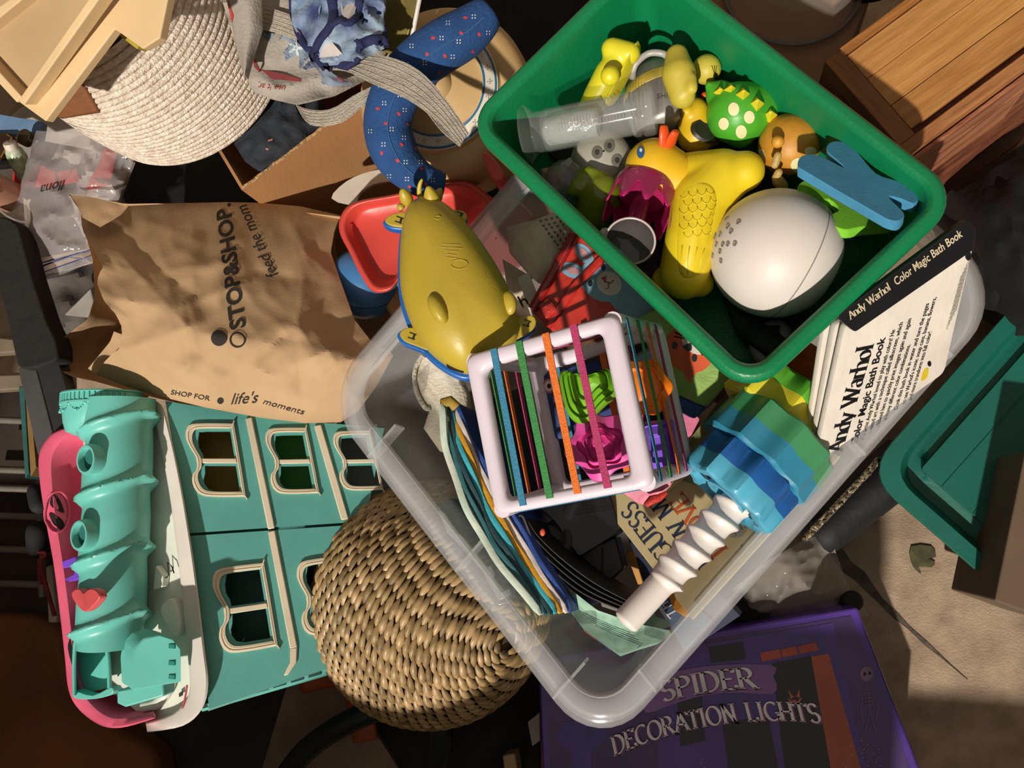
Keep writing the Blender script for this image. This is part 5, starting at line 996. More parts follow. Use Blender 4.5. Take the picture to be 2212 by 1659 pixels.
# wooden crate
WP = PL((1782, 133, .40), (1942, 315, .40), (2212, 115, .40))
wc_ = thing('wooden_crate', 'old wooden crate with plank top and scratched red brown side', 'crate', P(2100, 250, .15))
def wood(c, c2, rot, s=1): return M(c, .55, .2, 14*s, .25, 40, hex2=c2, stretch=(1, 9, 1, rot), spec=.4)
e1 = (WP.p(2052, 235)-WP.p(1942, 315)).normalized(); wr = -math.atan2(e1.y, e1.x)
E0, E1 = V((1782, 133)), V((1942, 315)); DX = V((270, -200))
def wq(a, b, s0, s1): return [E0.lerp(E1, a)+DX*s0, E0.lerp(E1, b)+DX*s0, E0.lerp(E1, b)+DX*s1, E0.lerp(E1, a)+DX*s1]
m = MB(); m.plate(WP, wq(.0, 1.0, 0, .13), .02); obj('end_strip', m, wood('#8c5a30', '#6a3f20', wr+1.57), wc_, bev=.001, smooth=0)
m = MB(); m.plate(WP, wq(-.02, .06, .13, 2.2), .02, .0); obj('edge_strip', m, wood('#a06a34', '#7c4c22', wr), wc_, bev=.001, smooth=0)
for i, (a, b) in enumerate(((.075, .345), (.35, .665), (.67, .94))):
    m = MB(); m.plate(WP, wq(a, b, .132, 2.2), .012, -.002-.0008*(i % 2)); obj('plank', m, wood(['#b4814a', '#ba864c', '#ae7a44'][i], ['#a2703a', '#a8743c', '#9c6a36'][i], wr, .8+.2*i), wc_, bev=.0008, smooth=0)
m = MB(); m.plate(WP, [V((1942, 315)), V((1962, 333)), V((1962, 333))+DX*2.2, V((1942, 315))+DX*2.2], .02, .001); obj('edge_strip', m, wood('#a87244', '#7c4c2a', wr), wc_, bev=.001, smooth=0)
bq = [V((1782, 133)), V((1962, 333)), V((1962, 333))+DX*2.2, V((1782, 133))+DX*2.2]; top = [WP.p(*p, -.012) for p in bq]; m = MB(); m.loft([top, [p-V((0, 0, .39)) for p in top]], True, True); obj('crate_side', m, M('#8a5034', .6, .3, 22, .5, 60, hex2='#5c2e1c', stretch=(1, 5, 5, wr)), wc_, smooth=0)
q0 = [WP.p(*p) for p in ((1966, 338), (2270, 112))]; n_ = (q0[1]-q0[0]).cross(V((0, 0, 1))).normalized()
if n_.y > 0: n_ = -n_
for z0, z1 in ((.012, .05), (.054, .12)):
    m = MB(); a, b = q0[0]+n_*.003, q0[1]+n_*.003; m.prism([a-V((0, 0, z0)), b-V((0, 0, z0)), b-V((0, 0, z1)), a-V((0, 0, z1))], -n_*.004); obj('side_board', m, M('#a86e4c', .6, .3, 18, .6, 70, hex2='#7c4830', stretch=(1, 6, 6, wr)), wc_, bev=.001, smooth=0)
# shaded carton with a clear cake dome, black filler for the dark gap
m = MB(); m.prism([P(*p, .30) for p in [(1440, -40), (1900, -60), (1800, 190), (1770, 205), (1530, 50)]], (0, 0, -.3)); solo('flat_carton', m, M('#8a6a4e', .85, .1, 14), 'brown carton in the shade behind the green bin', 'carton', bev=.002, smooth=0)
m = MB(); k = lvl(1715, 0, .33); m.lathe(P(1712, -30, .302), (0, 0, 1), [(150*k, 0), (152*k, .003), (146*k, .006), (140*k, .03), (110*k, .045), (60*k, .05), (.001, .05)], 48); dm = thing('cake_dome', 'clear round plastic dome resting on the shaded brown carton', 'dome lid', P(1712, -30, .302)); obj('shell', m, CLEAR('#b8aca4', .22, .1, 'dome'), dm, smooth=50)
m = MB(); m.tube([P(1712+150*math.cos(t), -30+110*math.sin(t)*1.15, .308) for t in [2*math.pi*i/40 for i in range(41)]], .0028, 8); obj('rim', m, CLEAR('#6a6060', .6, .15, 'domerim'), dm, smooth=80)
m = MB(); m.lathe(P(1880, -60, .302), (0, 0, 1), [(78*k, 0), (78*k, .03), (70*k, .034), (.001, .03)], 36); solo('black_bowl', m, M('#100d0b', .4, .2, 20), 'black round bowl at the top edge beside the crate', 'bowl', smooth=40)
g = coons([(2040, 420), (2090, 520), (2150, 640)], [(2330, 240), (2330, 420), (2320, 700)], [(2040, 420), (2180, 330), (2330, 240)], [(2150, 640), (2240, 690), (2320, 700)], 24, 20)
solo('dark_gap_fill', sheet(g, lambda u, v, x, y: .10+.12*math.sin(math.pi*u)**.5*math.sin(math.pi*(.1+.8*v))**.5+.012*ridge(x, y, 1/60, 31), .08), M('#060505', .85, .3, 20, .4, 60), 'black bulging sheet added for the dark gap right of the green bin', 'shade filler', smooth=60)  # added black shape, the gap's darkness put into its colour
# purple box
SBP = PL((1165, 1425, .12), (1852, 1312, .12), (1172, 1659, .12))
sb = thing('lights_box', 'purple box with a haunted house print lettered spider decoration lights', 'box', P(1560, 1560, .0))
BQ = [(1163, 1425), (1852, 1312), (2010, 1720), (1176, 1760)]
m = MB(); m.prism([SBP.p(*p) for p in BQ], (0, 0, -.118)); obj('carton', m, M('#553498', .35, .15, 6, hex2='#402674', coat=.3), sb, bev=.0025, smooth=0)
def dq(nm, pts, h, c, rough=.4, lb=None, hex2=None): return decal(nm, SBP, pts, h, M(c, rough, .15, 14, hex2=hex2, coat=.3), sb, lb)
dq('printed_scene', [(1182, 1440), (1838, 1330), (1985, 1710), (1190, 1745)], .0006, '#3a2758', hex2='#4a2e6c')
dq('printed_wall', [(1470, 1400), (1800, 1345), (1880, 1700), (1420, 1720), (1420, 1520)], .0011, '#523890', hex2='#432d7a')
dq('printed_window', [(1530, 1398), (1604, 1386), (1612, 1424), (1536, 1432)], .0016, '#17121a'); dq('printed_window', [(1462, 1510), (1516, 1500), (1524, 1600), (1470, 1612)], .0016, '#17121c')
dq('printed_doorway', [(1668, 1432), (1752, 1418), (1800, 1690), (1700, 1700)], .0016, '#120d0c'); dq('printed_door_frame', [(1752, 1418), (1790, 1412), (1868, 1690), (1800, 1690)], .0016, '#92402a', hex2='#a84c24')
dq('printed_doorway', [(1560, 1560), (1660, 1550), (1690, 1700), (1580, 1705)], .0016, '#171012')
for q in ([(1642, 1410), (1684, 1402), (1688, 1421), (1646, 1429)], [(1687, 1402), (1720, 1396), (1724, 1414), (1690, 1420)], [(1723, 1396), (1762, 1387), (1768, 1405), (1727, 1413)]): dq('printed_orange_pane', q, .0018, '#c04c30')
dq('brush_stroke', sm([(1384, 1500), (1420, 1462), (1480, 1446), (1560, 1436), (1664, 1436), (1676, 1450), (1670, 1462), (1678, 1478), (1668, 1500), (1600, 1496), (1520, 1502), (1440, 1526), (1396, 1540)], 2), .0021, '#83569c', hex2='#9464a8')
dq('ghost_print', sm([(1215, 1560), (1300, 1560), (1310, 1600), (1280, 1620), (1275, 1680), (1240, 1670), (1235, 1625), (1205, 1605)], 2), .0016, '#4a3490')
PUM = '#d8643c'
for q in ([(1703, 1488), (1710, 1502), (1716, 1504), (1708, 1510)], [(1726, 1488), (1722, 1502), (1718, 1504), (1728, 1508)], sm([(1702, 1508), (1710, 1514), (1716, 1511), (1722, 1515), (1732, 1506), (1728, 1518), (1716, 1523), (1706, 1518)], 1)): dq('pumpkin_face', q, .0021, PUM)
BON = M('#8a6a88', .6); m = MB()
for pts in (((1870, 1478), (1876, 1500), (1878, 1540)), ((1864, 1500), (1858, 1530), (1866, 1560)), ((1886, 1496), (1896, 1525), (1892, 1556)), ((1864, 1498), (1886, 1496)), ((1866, 1508), (1888, 1506)), ((1867, 1516), (1888, 1514)), ((1868, 1524), (1888, 1522)), ((1878, 1540), (1868, 1580)), ((1880, 1540), (1892, 1580))): m.tube([SBP.p(*p, .0012) for p in pts], .0007, 5)
obj('skeleton_print', m, BON, sb); decal('skull_print', SBP, ring2(1872, 1456, 14, 16, 18), .0014, BON, sb)
for a in ((1868, 1456), (1879, 1454)): decal('skull_eye', SBP, ring2(*a, 3, 4, 10), .0019, M('#140f18', .6), sb)
m = MB()
for x0, y0 in ((1800, 1625), (1835, 1612), (1868, 1600), (1895, 1618), (1520, 1640)):
    for i in range(8): m.ball(SBP.p(x0+random.uniform(-9, 9), y0+i*9, .0016), .0008, seg=6, rings=4)
obj('string_light_print', m, M('#b9a8b0', .5), sb, smooth=0)
WHL, SHD = M('#f4ecee', .5, .08, 40), M('#8a5484', .5)
def sptext(s, a, b, up, cap_px, bow, th):
    k = SBP.m(1550, 1500); w = romw(s, .1); pa, pb, pu = SBP.p(*a, .003), SBP.p(*b, .003), SBP.p(*up, .003); x = pb-pa; L = x.length; x.normalize(); y = pu-pa; y = (y-x*y.dot(x)).normalized(); sc = L/w; cap = cap_px*k
    for off, mt, hh in ((.0018, SHD, 0), (0, WHL, .0006)):
        f = lambda u, v: pa+x*(u*sc+off)+y*(v*cap+bow*4*(u/w)*(1-u/w)-off)+SBP.n*(hh+.0002*0)
        roman('title_lettering', s, f, mt, sb, thick=.2, thin=.09, space=.1, serif=.1)
sptext('SPIDER', (1432, 1516), (1640, 1486), (1424, 1460), 42, .004, .2)
sptext('DECORATION LIGHTS', (1328, 1632), (1778, 1562), (1318, 1590), 38, .017, .2)
# ================================================================ bottom: hose, dark floor things
m = MB(); hz = sm([(600, 1700, .10), (660, 1622, .12), (740, 1566, .14), (830, 1528, .15), (900, 1520, .15), (945, 1552, .14), (952, 1610, .12), (930, 1680, .09)], 5, False); m.tube([P(*p) for p in hz], .0155, 16); solo('black_hose', m, M('#15201d', .35, .15, 20, .1, 80), 'thick black curved hose at the bottom edge', 'hose', smooth=180)
m = MB(); m.tube([P(*p, .03) for p in sm([(650, 1470), (720, 1456), (760, 1480), (780, 1540), (790, 1600)], 4, False)], .02, 12, flat=.4, up=(0, 0, 1)); solo('orange_strip', m, M('#a84a1e', .6, .2, 20), 'orange plastic strip in the dark under the teal house', 'plastic strip', smooth=180)
m = MB(); m.prism([P(*p, .04) for p in rp([(1085, 1632), (1112, 1628), (1122, 1700), (1094, 1704)], 6)], (0, 0, -.038)); solo('cream_block', m, M('#b89a6a', .7, .1, 30), 'cream coloured wooden block in the dark at the bottom edge', 'block', bev=.002)
m = MB(); m.prism([P(*p, .02) for p in [(1140, 1560), (1165, 1540), (1166, 1600), (1150, 1612)]], (0, 0, -.018)); solo('white_card', m, M('#b9b0a4', .7, .1, 30), 'white card corner left of the purple box', 'card', smooth=0)
m = MB(); m.prism([P(*p, .02) for p in [(620, 1480), (740, 1470), (860, 1659), (560, 1680)]], (0, 0, -.018)); solo('pale_board', m, M('#7d6a55', .8, .2, 14), 'pale worn board on the dark floor by the hose', 'board', smooth=0)
m = MB(); m.prism([P(*p, .06) for p in rp([(-200, 1318), (60, 1330), (125, 1350), (150, 1480), (250, 1585), (330, 1620), (345, 1760), (-200, 1760)], 40)], (0, 0, -.058)); solo('brown_cushion', m, M('#7a4a26', .8, .25, 4, .3, 60), 'rust brown floor cushion in the bottom left corner', 'cushion', bev=.015, seg=4)
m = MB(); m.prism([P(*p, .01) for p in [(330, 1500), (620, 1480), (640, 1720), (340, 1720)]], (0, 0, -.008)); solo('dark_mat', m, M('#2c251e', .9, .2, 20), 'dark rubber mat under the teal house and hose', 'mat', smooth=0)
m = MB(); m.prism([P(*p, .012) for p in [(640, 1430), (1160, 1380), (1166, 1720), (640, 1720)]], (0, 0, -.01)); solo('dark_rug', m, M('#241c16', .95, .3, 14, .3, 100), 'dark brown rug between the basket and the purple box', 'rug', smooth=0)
# ================================================================ left edge
lad = thing('step_ladder', 'grey folding ladder with a black foam grip at the left edge', 'ladder', P(60, 760, .0))
m = MB(); m.prism([P(*p, .30) for p in rp([(-40, 462), (18, 470), (38, 484), (66, 590), (98, 690), (122, 738), (124, 778), (72, 796), (38, 797), (8, 660), (-40, 560)], 14)], (0, 0, -.03)); obj('foam_grip', m, M('#1b1918', .85, .2, 40, .3, 100), lad, bev=.008, seg=3)
for q, c in (([(38, 797), (74, 782), (112, 930), (96, 1010), (80, 980)], '#5c5c5c'), ([(76, 786), (124, 776), (146, 850), (150, 930), (118, 944)], '#3c3c3e')):
    m = MB(); m.prism([P(*p, .285) for p in q], (0, 0, -.02)); obj('frame_rail', m, M(c, .45, .1, 20, metal=.3), lad, bev=.002, smooth=0)
for z, q in ((.2, [(-40, 726), (34, 733), (36, 760), (-40, 766)]), (.2, [(-40, 812), (62, 808), (66, 838), (-40, 846)])):
    m = MB(); m.prism([P(*p, z) for p in q], (0, 0, -.02)); obj('rung', m, M('#7d705c', .5, .1, 20), lad, bev=.002, smooth=0)
sf = thing('wire_shelf', 'dim grey shelf rails low down at the left edge', 'shelf', P(30, 1100, .0))
for y, z in ((905, .1), (1012, .1), (1052, .08), (1112, .06), (1184, .05), (1258, .05)):
    m = MB(); a, b = P(-60, y, z), P(112, y+6, z); m.tube([a, b], .006, 8); obj('rail', m, M('#6e675e', .5, .1, 20), sf, smooth=70)
m = MB(); m.tube([P(80, 880, .06), P(92, 1290, .06)], .006, 8); obj('upright', m, M('#6e675e', .5, .1, 20), sf, smooth=70)
m = MB(); m.prism([P(*p, .03) for p in [(-80, 840), (120, 840), (130, 1330), (-80, 1330)]], (0, 0, -.028)); obj('shelf_board', m, M('#33261a', .85, .3, 10), sf, smooth=0)
fr_ = thing('leaning_frame', 'teal and tan picture frame edge leaning beside the ladder foot', 'frame', P(62, 930, .05))
for q, c in (([(40, 834), (52, 832), (62, 1020), (54, 1034)], '#2c5c58'), ([(53, 832), (62, 832), (78, 1008), (66, 1030)], '#8a6a3c')):
    m = MB(); m.prism([P(*p, .2) for p in q], (0, 0, -.14)); obj('frame_edge', m, M(c, .6, .1, 20), fr_, bev=.001, smooth=0)
she = thing('dark_shoe', 'black shoe with red laces squeezed behind the pink toy wall', 'shoe', P(85, 1150, .0))
blob('upper', [[(78, 1062, .12, 16), (86, 1090, .12, 18)], [(84, 1150, .12, 22), (84, 1185, .12, 20)]], M('#16161c', .8, .2, 40), she, .004)
m = MB(); m.tube([P(*p, .13) for p in sm([(80, 1192), (100, 1196), (88, 1215), (98, 1260), (112, 1310), (118, 1330)], 4, False)], .003, 8); m.tube([P(*p, .13) for p in sm([(92, 1192), (84, 1230), (90, 1262)], 4, False)], .0025, 8); obj('lace', m, M('#7c1c22', .8, .2, 60), she, smooth=180)
m = MB(); m.prism([P(*p, .1) for p in [(98, 1225), (110, 1220), (122, 1345), (104, 1345)]], (0, 0, -.02)); obj('white_sole', m, M('#a89c88', .7, .1, 20), she, bev=.002)
g = coons([(60, 600), (80, 680), (100, 745)], [(235, 560), (262, 640), (262, 720)], [(60, 600), (140, 585), (235, 560)], [(100, 745), (180, 735), (262, 720)], 20, 14)
solo('grey_papers', sheet(g, lambda u, v, x, y: .17+.012*ridge(x, y, 1/60, 81), .006), M('#5a544e', .85, .4, 10, .3, 60, hex2='#3a342e'), 'dim grey folded papers between the ladder grip and paper bag', 'papers', smooth=30)
m = MB(); m.prism([P(*p, .185) for p in [(140, 680), (200, 620), (245, 660), (240, 690)]], (0, 0, -.004)); solo('white_envelope', m, M('#a8a09a', .8, .1, 20), 'pale folded envelope corner on the dim grey papers', 'envelope', smooth=0)
# zip bag with red plates, clear bowl, little things
zb = thing('zip_bag', 'clear zip bag with blue seal lines and handwriting holding red plates', 'zip bag', P(170, 450, .2))
g = coons([(78, 282), (60, 340), (28, 450), (45, 540), (66, 612)], [(300, 330), (262, 430), (230, 500), (214, 560)], [(78, 282), (180, 290), (300, 330)], [(66, 612), (140, 590), (214, 560)], 44, 44)
zs = obj('film', sheet(g, lambda u, v, x, y: .262+.035*math.sin(math.pi*u)**.7*max(0, 1-v*1.15)**.4+.007*ridge(x, y, 1/60, 41)+.002*ridge(x, y, 1/22, 42), .0006), CLEAR('#d4cccc', .2, .1, 'zip_film', .25, 24), zb, smooth=30)
for a, b, w in (((56, 588), (205, 536), 2.5), ((60, 600), (212, 548), 1.5), ((64, 622), (226, 566), 2.2)):
    m = MB(); ps = onto(zs, [V(a).lerp(V(b), t/8) for t in range(9)], .001); m.tube([p for p, n in ps], w*.0005, 5); obj('seal_line', m, M('#27357c', .5), zb)
for i in range(5):
    m = MB(); ps = onto(zs, [V((60+i, 604+i*3.5)).lerp(V((216+i, 551+i*3.5)), t/8) for t in range(9)], .0008); m.tube([p for p, n in ps], .0005, 5); obj('seal_line', m, M('#8d92a8', .5), zb)
o, x, y, L = pline(Z(.29), (142, 388), (85, 402), (146, 406)); t = text('handwriting', 'Ilona', o, x, y, .022, M_INK, zb, shear=.3, bold=.002); drape(t, zs, V((0, 0, 1)))
RD = M('#c43030', .4, .1, 20)
for i, q in enumerate(([(32, 352), (90, 356), (118, 372), (120, 398), (30, 408)], [(196, 382), (215, 352), (226, 318), (252, 330), (238, 392), (190, 402)], [(120, 372), (165, 362), (170, 385), (130, 392)])):
    for j in range(2):
        m = MB(); m.prism([P(p[0]-j*4, p[1]+j*6, .245-j*.008) for p in q], (0, 0, -.004)); solo('red_plate', m, RD, ['left of the three', 'right of the three', 'middle of the three'][i]+' red plastic plates in the zip bag, '+('upper' if j == 0 else 'lower')+' layer', 'plate', 'red plates in the zip bag', bev=.0008, smooth=0)
g = coons([(70, 300), (50, 430), (60, 560)], [(280, 340), (250, 440), (210, 530)], [(70, 300), (280, 340)], [(60, 560), (210, 530)], 24, 24)
solo('tissue_paper', sheet(g, lambda u, v, x, y: .215+.02*ridge(x, y, 1/50, 44), .004), M('#b8aaa4', .8, .2, 20, .4, 40, hex2='#8d7f74'), 'crumpled white tissue paper inside the zip bag', 'tissue', smooth=40)
m = MB(); k = lvl(190, 380, .19); m.lathe(P(168, 385, .12), (0, 0, 1), [(90*k, 0), (118*k, .06), (122*k, .075), (125*k, .075), (125*k, .071), (120*k, .06), (92*k, -.003)], 48, True, True); solo('clear_bowl', m, CLEAR('#c8c0b8', .45, .15, 'bowl'), 'clear round bowl under the zip bag', 'bowl', smooth=50)
m = MB(); m.prism([P(*p, .10) for p in rp([(240, 300), (560, 230), (600, 400), (480, 470), (250, 520)], 20)], (0, 0, -.098)); solo('black_crate', m, M('#161412', .6, .2, 12), 'black plastic crate in the gap above the paper bag', 'crate', bev=.004)
m = MB(); m.lathe(P(-28, 402, .30), (0, 0, 1), [(.024*(1+.02*(i % 2)), h) for i, h in enumerate((-.04, -.004, -.002, 0))]+[(.001, .001)], 60); jar = thing('copper_jar', 'copper pink ribbed jar lid at the left edge', 'jar', P(-28, 402, .25)); obj('body', m, M('#b98870', .4, .1, 20, metal=.3), jar, smooth=30)
for i in range(40):
    t = 2*math.pi*i/40; c = P(-28, 402, .302)+V((math.cos(t)*.0195, math.sin(t)*.0195, 0)); m = MB(); m.box(c, V((math.cos(t)*.005, math.sin(t)*.005, 0)), V((-math.sin(t)*.0007, math.cos(t)*.0007, 0)), V((0, 0, .001))); obj('rib', m, M('#a06c54', .4, .1, 20, metal=.3), jar, smooth=0)
bo = thing('speckled_bottle', 'small green speckled bottle with a white cap lying at the left edge', 'bottle', P(35, 335, .25)); ba = (P(48, 360, .25)-P(22, 312, .28)); bl = ba.length
m = MB(); m.lathe(P(22, 312, .28), ba, [(.008, .004), (.0125, .010), (.014, .02), (.014, bl+.02), (.001, bl+.022)], 24); obj('glass', m, M('#7c9a6c', .3, .5, 90, hex2='#c2c8b4', coat=.5), bo, smooth=50)
m = MB(); m.lathe(P(22, 312, .28), ba, [(.001, -.004), (.009, -.003), (.0098, 0), (.0098, .007)], 24); obj('screw_cap', m, M('#cfc3b4', .5, .06, 20), bo, smooth=50)
m = MB(); m.lathe(P(52, 296, .26), (0, 0, 1), [(.012, -.01), (.0125, .002), (.001, .006)], 24); solo('brown_disc', m, M('#4a3a24', .5, .2, 20), 'dark brown round disc above the speckled bottle', 'disc', smooth=60)
m = MB(); m.prism([P(*p, .25) for p in [(-40, 290), (18, 288), (30, 296), (0, 348), (-40, 345)]], (0, 0, -.01)); sq = solo('small_frame', m, M('#3a2416', .5, .2, 20), 'dark brown small picture frame at the left edge', 'frame', smooth=0)
m = MB(); m.tube([P(*p, .252) for p in ((16, 291), (26, 297), (2, 340))], .0012, 6); obj('gold_edge', m, M('#b98a3c', .4, metal=.6), sq)
m = MB(); m.prism([P(*p, .24) for p in [(-40, 240), (90, 262), (84, 300), (40, 290), (-40, 288)]], (0, 0, -.012)); solo('blue_folder', m, M('#6a8ab0', .6, .1, 20), 'pale blue folder under the rope basket at the left edge', 'folder', bev=.001, smooth=0)
m = MB(); m.prism([P(*p, .25) for p in [(-40, 345), (14, 346), (32, 356), (-40, 362)]], (0, 0, -.012)); solo('black_case', m, M('#141414', .5, .1, 20), 'thin black case beside the speckled bottle', 'case', bev=.001, smooth=0)
# ================================================================ top left: rope basket, cream stool, tote, clothes
rb = thing('rope_basket', 'white cotton rope basket with a brown leather tab', 'basket', P(150, 0, .36))
RO = P(158, -28, .515); MR = M('#e6dacb', .9, .14, 140, .9, 300, hex2='#cbb9a6')
NR = 25; coils = []
for i in range(NR):
    s = i/(NR-1); z = .515-.165*s; r = .116+.028*math.sin(math.pi*(s**.8)*.62); c = V((RO.x, RO.y, z))+V((.022*s, -.002*s, 0))
    pts = [c+V((math.cos(t)*r, math.sin(t)*r*.93, 0)) for t in [2*math.pi*q/96 for q in range(97)]]
    m = MB(); m.tube(pts, .0042, 8, False)
    for a, b in ((.6, 0), (2.6, 1)):
        pass
    coils.append(obj('rope_coil', m, MR, rb, smooth=180))
m = MB(); m.lathe(V((RO.x, RO.y, 0)), (0, 0, 1), [(.001, .384)]+[(.108+.026*math.sin(math.pi*((1-t)**.8)*.62), .384+.125*t) for t in [0, .2, .4, .6, .8, 1]], 60); lin = obj('inside_wall', m, M('#7a6a58', .95, .1, 60), rb, smooth=180)
hull2 = MB()
for i in range(0, NR):
    s = i/(NR-1)
R_ = [[V((RO.x, RO.y, .515-.165*s))+V((.022*s, -.002*s, 0))+V((math.cos(t)*(.116+.028*math.sin(math.pi*(s**.8)*.62)+.0045), math.sin(t)*(.116+.028*math.sin(math.pi*(s**.8)*.62)+.0045)*.93, .004*(s == 0))) for t in [2*math.pi*q/72 for q in range(72)]] for s in [q/12 for q in range(13)]]
hull2.loft(R_, False, False); tmp = obj('tmp', hull2, MR, rb)
g = coons([(30, 212), (34, 240), (56, 266)], [(178, 178), (196, 205), (216, 242)], [(30, 212), (110, 196), (178, 178)], [(56, 266), (130, 256), (216, 242)], 20, 10)
rows = [onto(tmp, row, .0012) for row in g]; m = MB(); m.loft([[p for p, n in r] for r in rows], False, False, False); bpy.data.objects.remove(tmp)
obj('leather_tab', m, M('#8a5836', .55, .12, 20, .25, 200), rb, smooth=60, solid=.0012, label='brown leather tab')
st = thing('cream_stool', 'cream painted toy stool upside down in the rope basket', 'toy stool', P(150, 90, .45))
CB = PL((345, 0, .60), (97, 262, .555), (40, 222, .56)); MC_ = M('#d8b98c', .55, .06, 10)
m = MB(); m.plate(CB, [(200, -40), (370, -40), (345, 82), (308, 106), (248, 63), (98, 262), (32, 214)], .010); obj('side_panel', m, MC_, st, bev=.0012, smooth=0)
CT_ = PL((205, 0, .62), (40, 216, .572), (0, 170, .58))
m = MB(); m.plate(CT_, [(-120, 60), (180, -140), (206, -20), (44, 212), (-40, 130)], .006, -.012); obj('seat_panel', m, M('#b3966e', .6, .06, 10), st, smooth=0)  # recess of the same cream, its shade put in as a darker colour
for q in ([(206, -24), (226, -20), (52, 226), (38, 218)], [(-60, 118), (-48, 104), (46, 208), (36, 222)], [(-40, 40), (60, -30), (76, -24), (-30, 62)]):
    m = MB(); m.plate(CT_, q, .016, .002); obj('frame_strip', m, MC_, st, bev=.0012, smooth=0)
g = coons([(190, 150), (230, 180)], [(330, 80), (320, 130)], [(190, 150), (250, 60), (330, 80)], [(230, 180), (280, 170), (320, 130)], 12, 8)
solo('dark_inside_sheet', sheet(g, lambda u, v, x, y: .43+.008*ridge(x, y, 1/30, 3), .004), M('#26261e', .9, .3, 20), 'dark olive sheet added for the dark inside of the rope basket', 'cloth', smooth=60)  # dark sheet added, the basket's inside shade put into its colour
m = MB(); m.plate(CB, [(242, 64), (252, 64), (300, 100), (296, 106)], .012, -.03); solo('yellow_card', m, M('#a89a34', .6), 'yellow green card edge inside the rope basket', 'card', smooth=0)
# tote bag
to = thing('tote_bag', 'grey fabric tote bag with loose webbing straps and red print', 'tote bag', P(650, 120, .3)); MTO = M('#a39a90', .85, .08, 30, .35, 300); MST = M('#b3a99b', .9, .08, 60, .6, 500)
g = coons([(470, -30), (498, 60), (520, 140), (545, 196)], [(880, -30), (850, 80), (800, 165)], [(470, -30), (650, -30), (880, -30)], [(545, 196), (585, 212), (640, 224), (720, 205), (800, 165)], 40, 26)
tb2 = obj('body', sheet(g, lambda u, v, x, y: .455-.05*u+.02*math.sin(math.pi*u)+.008*ridge(x, y, 1/60, 51)-.012*v, .003), MTO, to, smooth=60)
g = coons([(484, -20), (496, 30), (508, 90), (522, 150)], [(566, -20), (566, 60), (548, 120), (534, 170)], [(484, -20), (566, -20)], [(522, 150), (534, 170)], 12, 22)
obj('side_fold', sheet(g, lambda u, v, x, y: .49-.02*v+.012*math.sin(math.pi*u), .002), MTO, to, smooth=60)
m = MB(); ps = onto(bpy.data.objects['side_fold'], [(486, 4), (492, 30), (502, 50), (506, 36), (494, 0)], .0006); m.add([p for p, n in ps], [list(range(5))]); obj('red_print', m, M('#cc3a36', .7), to)
ps = onto(tb2, [(520, 148), (560, 150), (610, 160), (650, 172), (650, 178), (600, 172), (560, 178), (530, 168)], .0008); m = MB(); m.add([p for p, n in ps], [list(range(8))]); obj('red_print', m, M('#8a3a3c', .8), to)
o, x, y, L = pline(Z(.46), (618, 186), (520, 176), (616, 200)); t = text('lettering', 'use it ar', o, x, y, .0105, M('#9c3034', .8), to); drape(t, tb2, V((0, 0, 1)))
def strap(A_, B_, zf, nm='strap'):
    A_, B_ = sm(A_, 4, False), sm(B_, 4, False); n = len(A_); m = MB(); a = [P(p[0], p[1], zf(i/(n-1))) for i, p in enumerate(A_)]; b = [P(p[0], p[1], zf(i/(n-1))+.002) for i, p in enumerate(B_)]; m.strip(a, b, V((0, 0, -.0018))); s_ = obj(nm, m, MST, to, smooth=60)
    for f in (.12, .3, .5, .7, .88): m = MB(); m.tube([x.lerp(y, f)+V((0, 0, .0003)) for x, y in zip(a, b)], .0005, 4); obj('strap_rib', m, MST, s_, smooth=60)
strap([(700, 100), (770, 116), (838, 122), (905, 152), (962, 212), (1012, 286)], [(690, 150), (745, 152), (800, 178), (880, 214), (945, 262), (992, 314)], lambda t: .478+.012*math.sin(t*3)-.0*t)
strap([(626, 205), (652, 232), (712, 236), (775, 200), (836, 180), (910, 214), (960, 262), (998, 308)], [(640, 222), (668, 268), (735, 264), (785, 226), (838, 188), (902, 222), (950, 280), (992, 316)], lambda t: .44+.02*t)
strap([(562, 12), (600, 22), (650, 40)], [(566, 62), (604, 72), (655, 92)], lambda t: .462+.01*t)
# folded swimsuit
gm = thing('swimsuit', 'navy and light blue printed swimsuit with navy piping on the tote', 'swimsuit', P(730, 60, .45))
g = coons([(628, -30), (630, 50), (660, 110), (700, 138)], [(832, -30), (828, 40), (828, 100)], [(628, -30), (730, -30), (832, -30)], [(700, 138), (760, 132), (828, 100)], 34, 26)
gz = lambda u, v, x, y: .488+.014*math.sin(math.pi*u)+.009*ridge(x, y, 1/45, 61)
sw = obj('fabric', sheet(g, gz, .004), M('#9fb4c8', .85, .3, 22, .3, 200, hex2='#34406c'), gm, smooth=70)
for q, c in (([(708, 80), (742, 118), (690, 126)], '#c9c0bc'), ([(735, -10), (775, -10), (765, 40), (750, 48), (738, 30)], '#bdb4b0'), ([(640, 60), (655, 80), (668, 100), (650, 96)], '#d08a96'), ([(640, -20), (700, -20), (690, 40), (660, 50), (644, 20)], '#7f98bc')):
    ps = onto(sw, q, .001); m = MB(); m.add([p for p, n in ps], [list(range(len(q)))]); obj('print_patch', m, M(c, .85, .1, 60), gm, smooth=0)
for pts, r in (([(712, -20), (722, 20), (716, 55), (690, 90), (682, 116), (700, 140), (750, 138), (800, 124), (828, 108)], .0058), ([(776, -20), (774, 25), (756, 52), (735, 44), (716, 55)], .005), ([(628, -10), (630, 50), (650, 90), (676, 108)], .004), ([(828, 108), (826, 88), (800, 90), (770, 98)], .0055)):
    ps = onto(sw, sm(pts, 3, False), .001); m = MB(); m.tube([p for p, n in ps], r, 10, flat=.6, up=(0, 0, 1)); obj('piping', m, M('#1f2450', .85, .15, 80, .4, 300), gm, smooth=180)
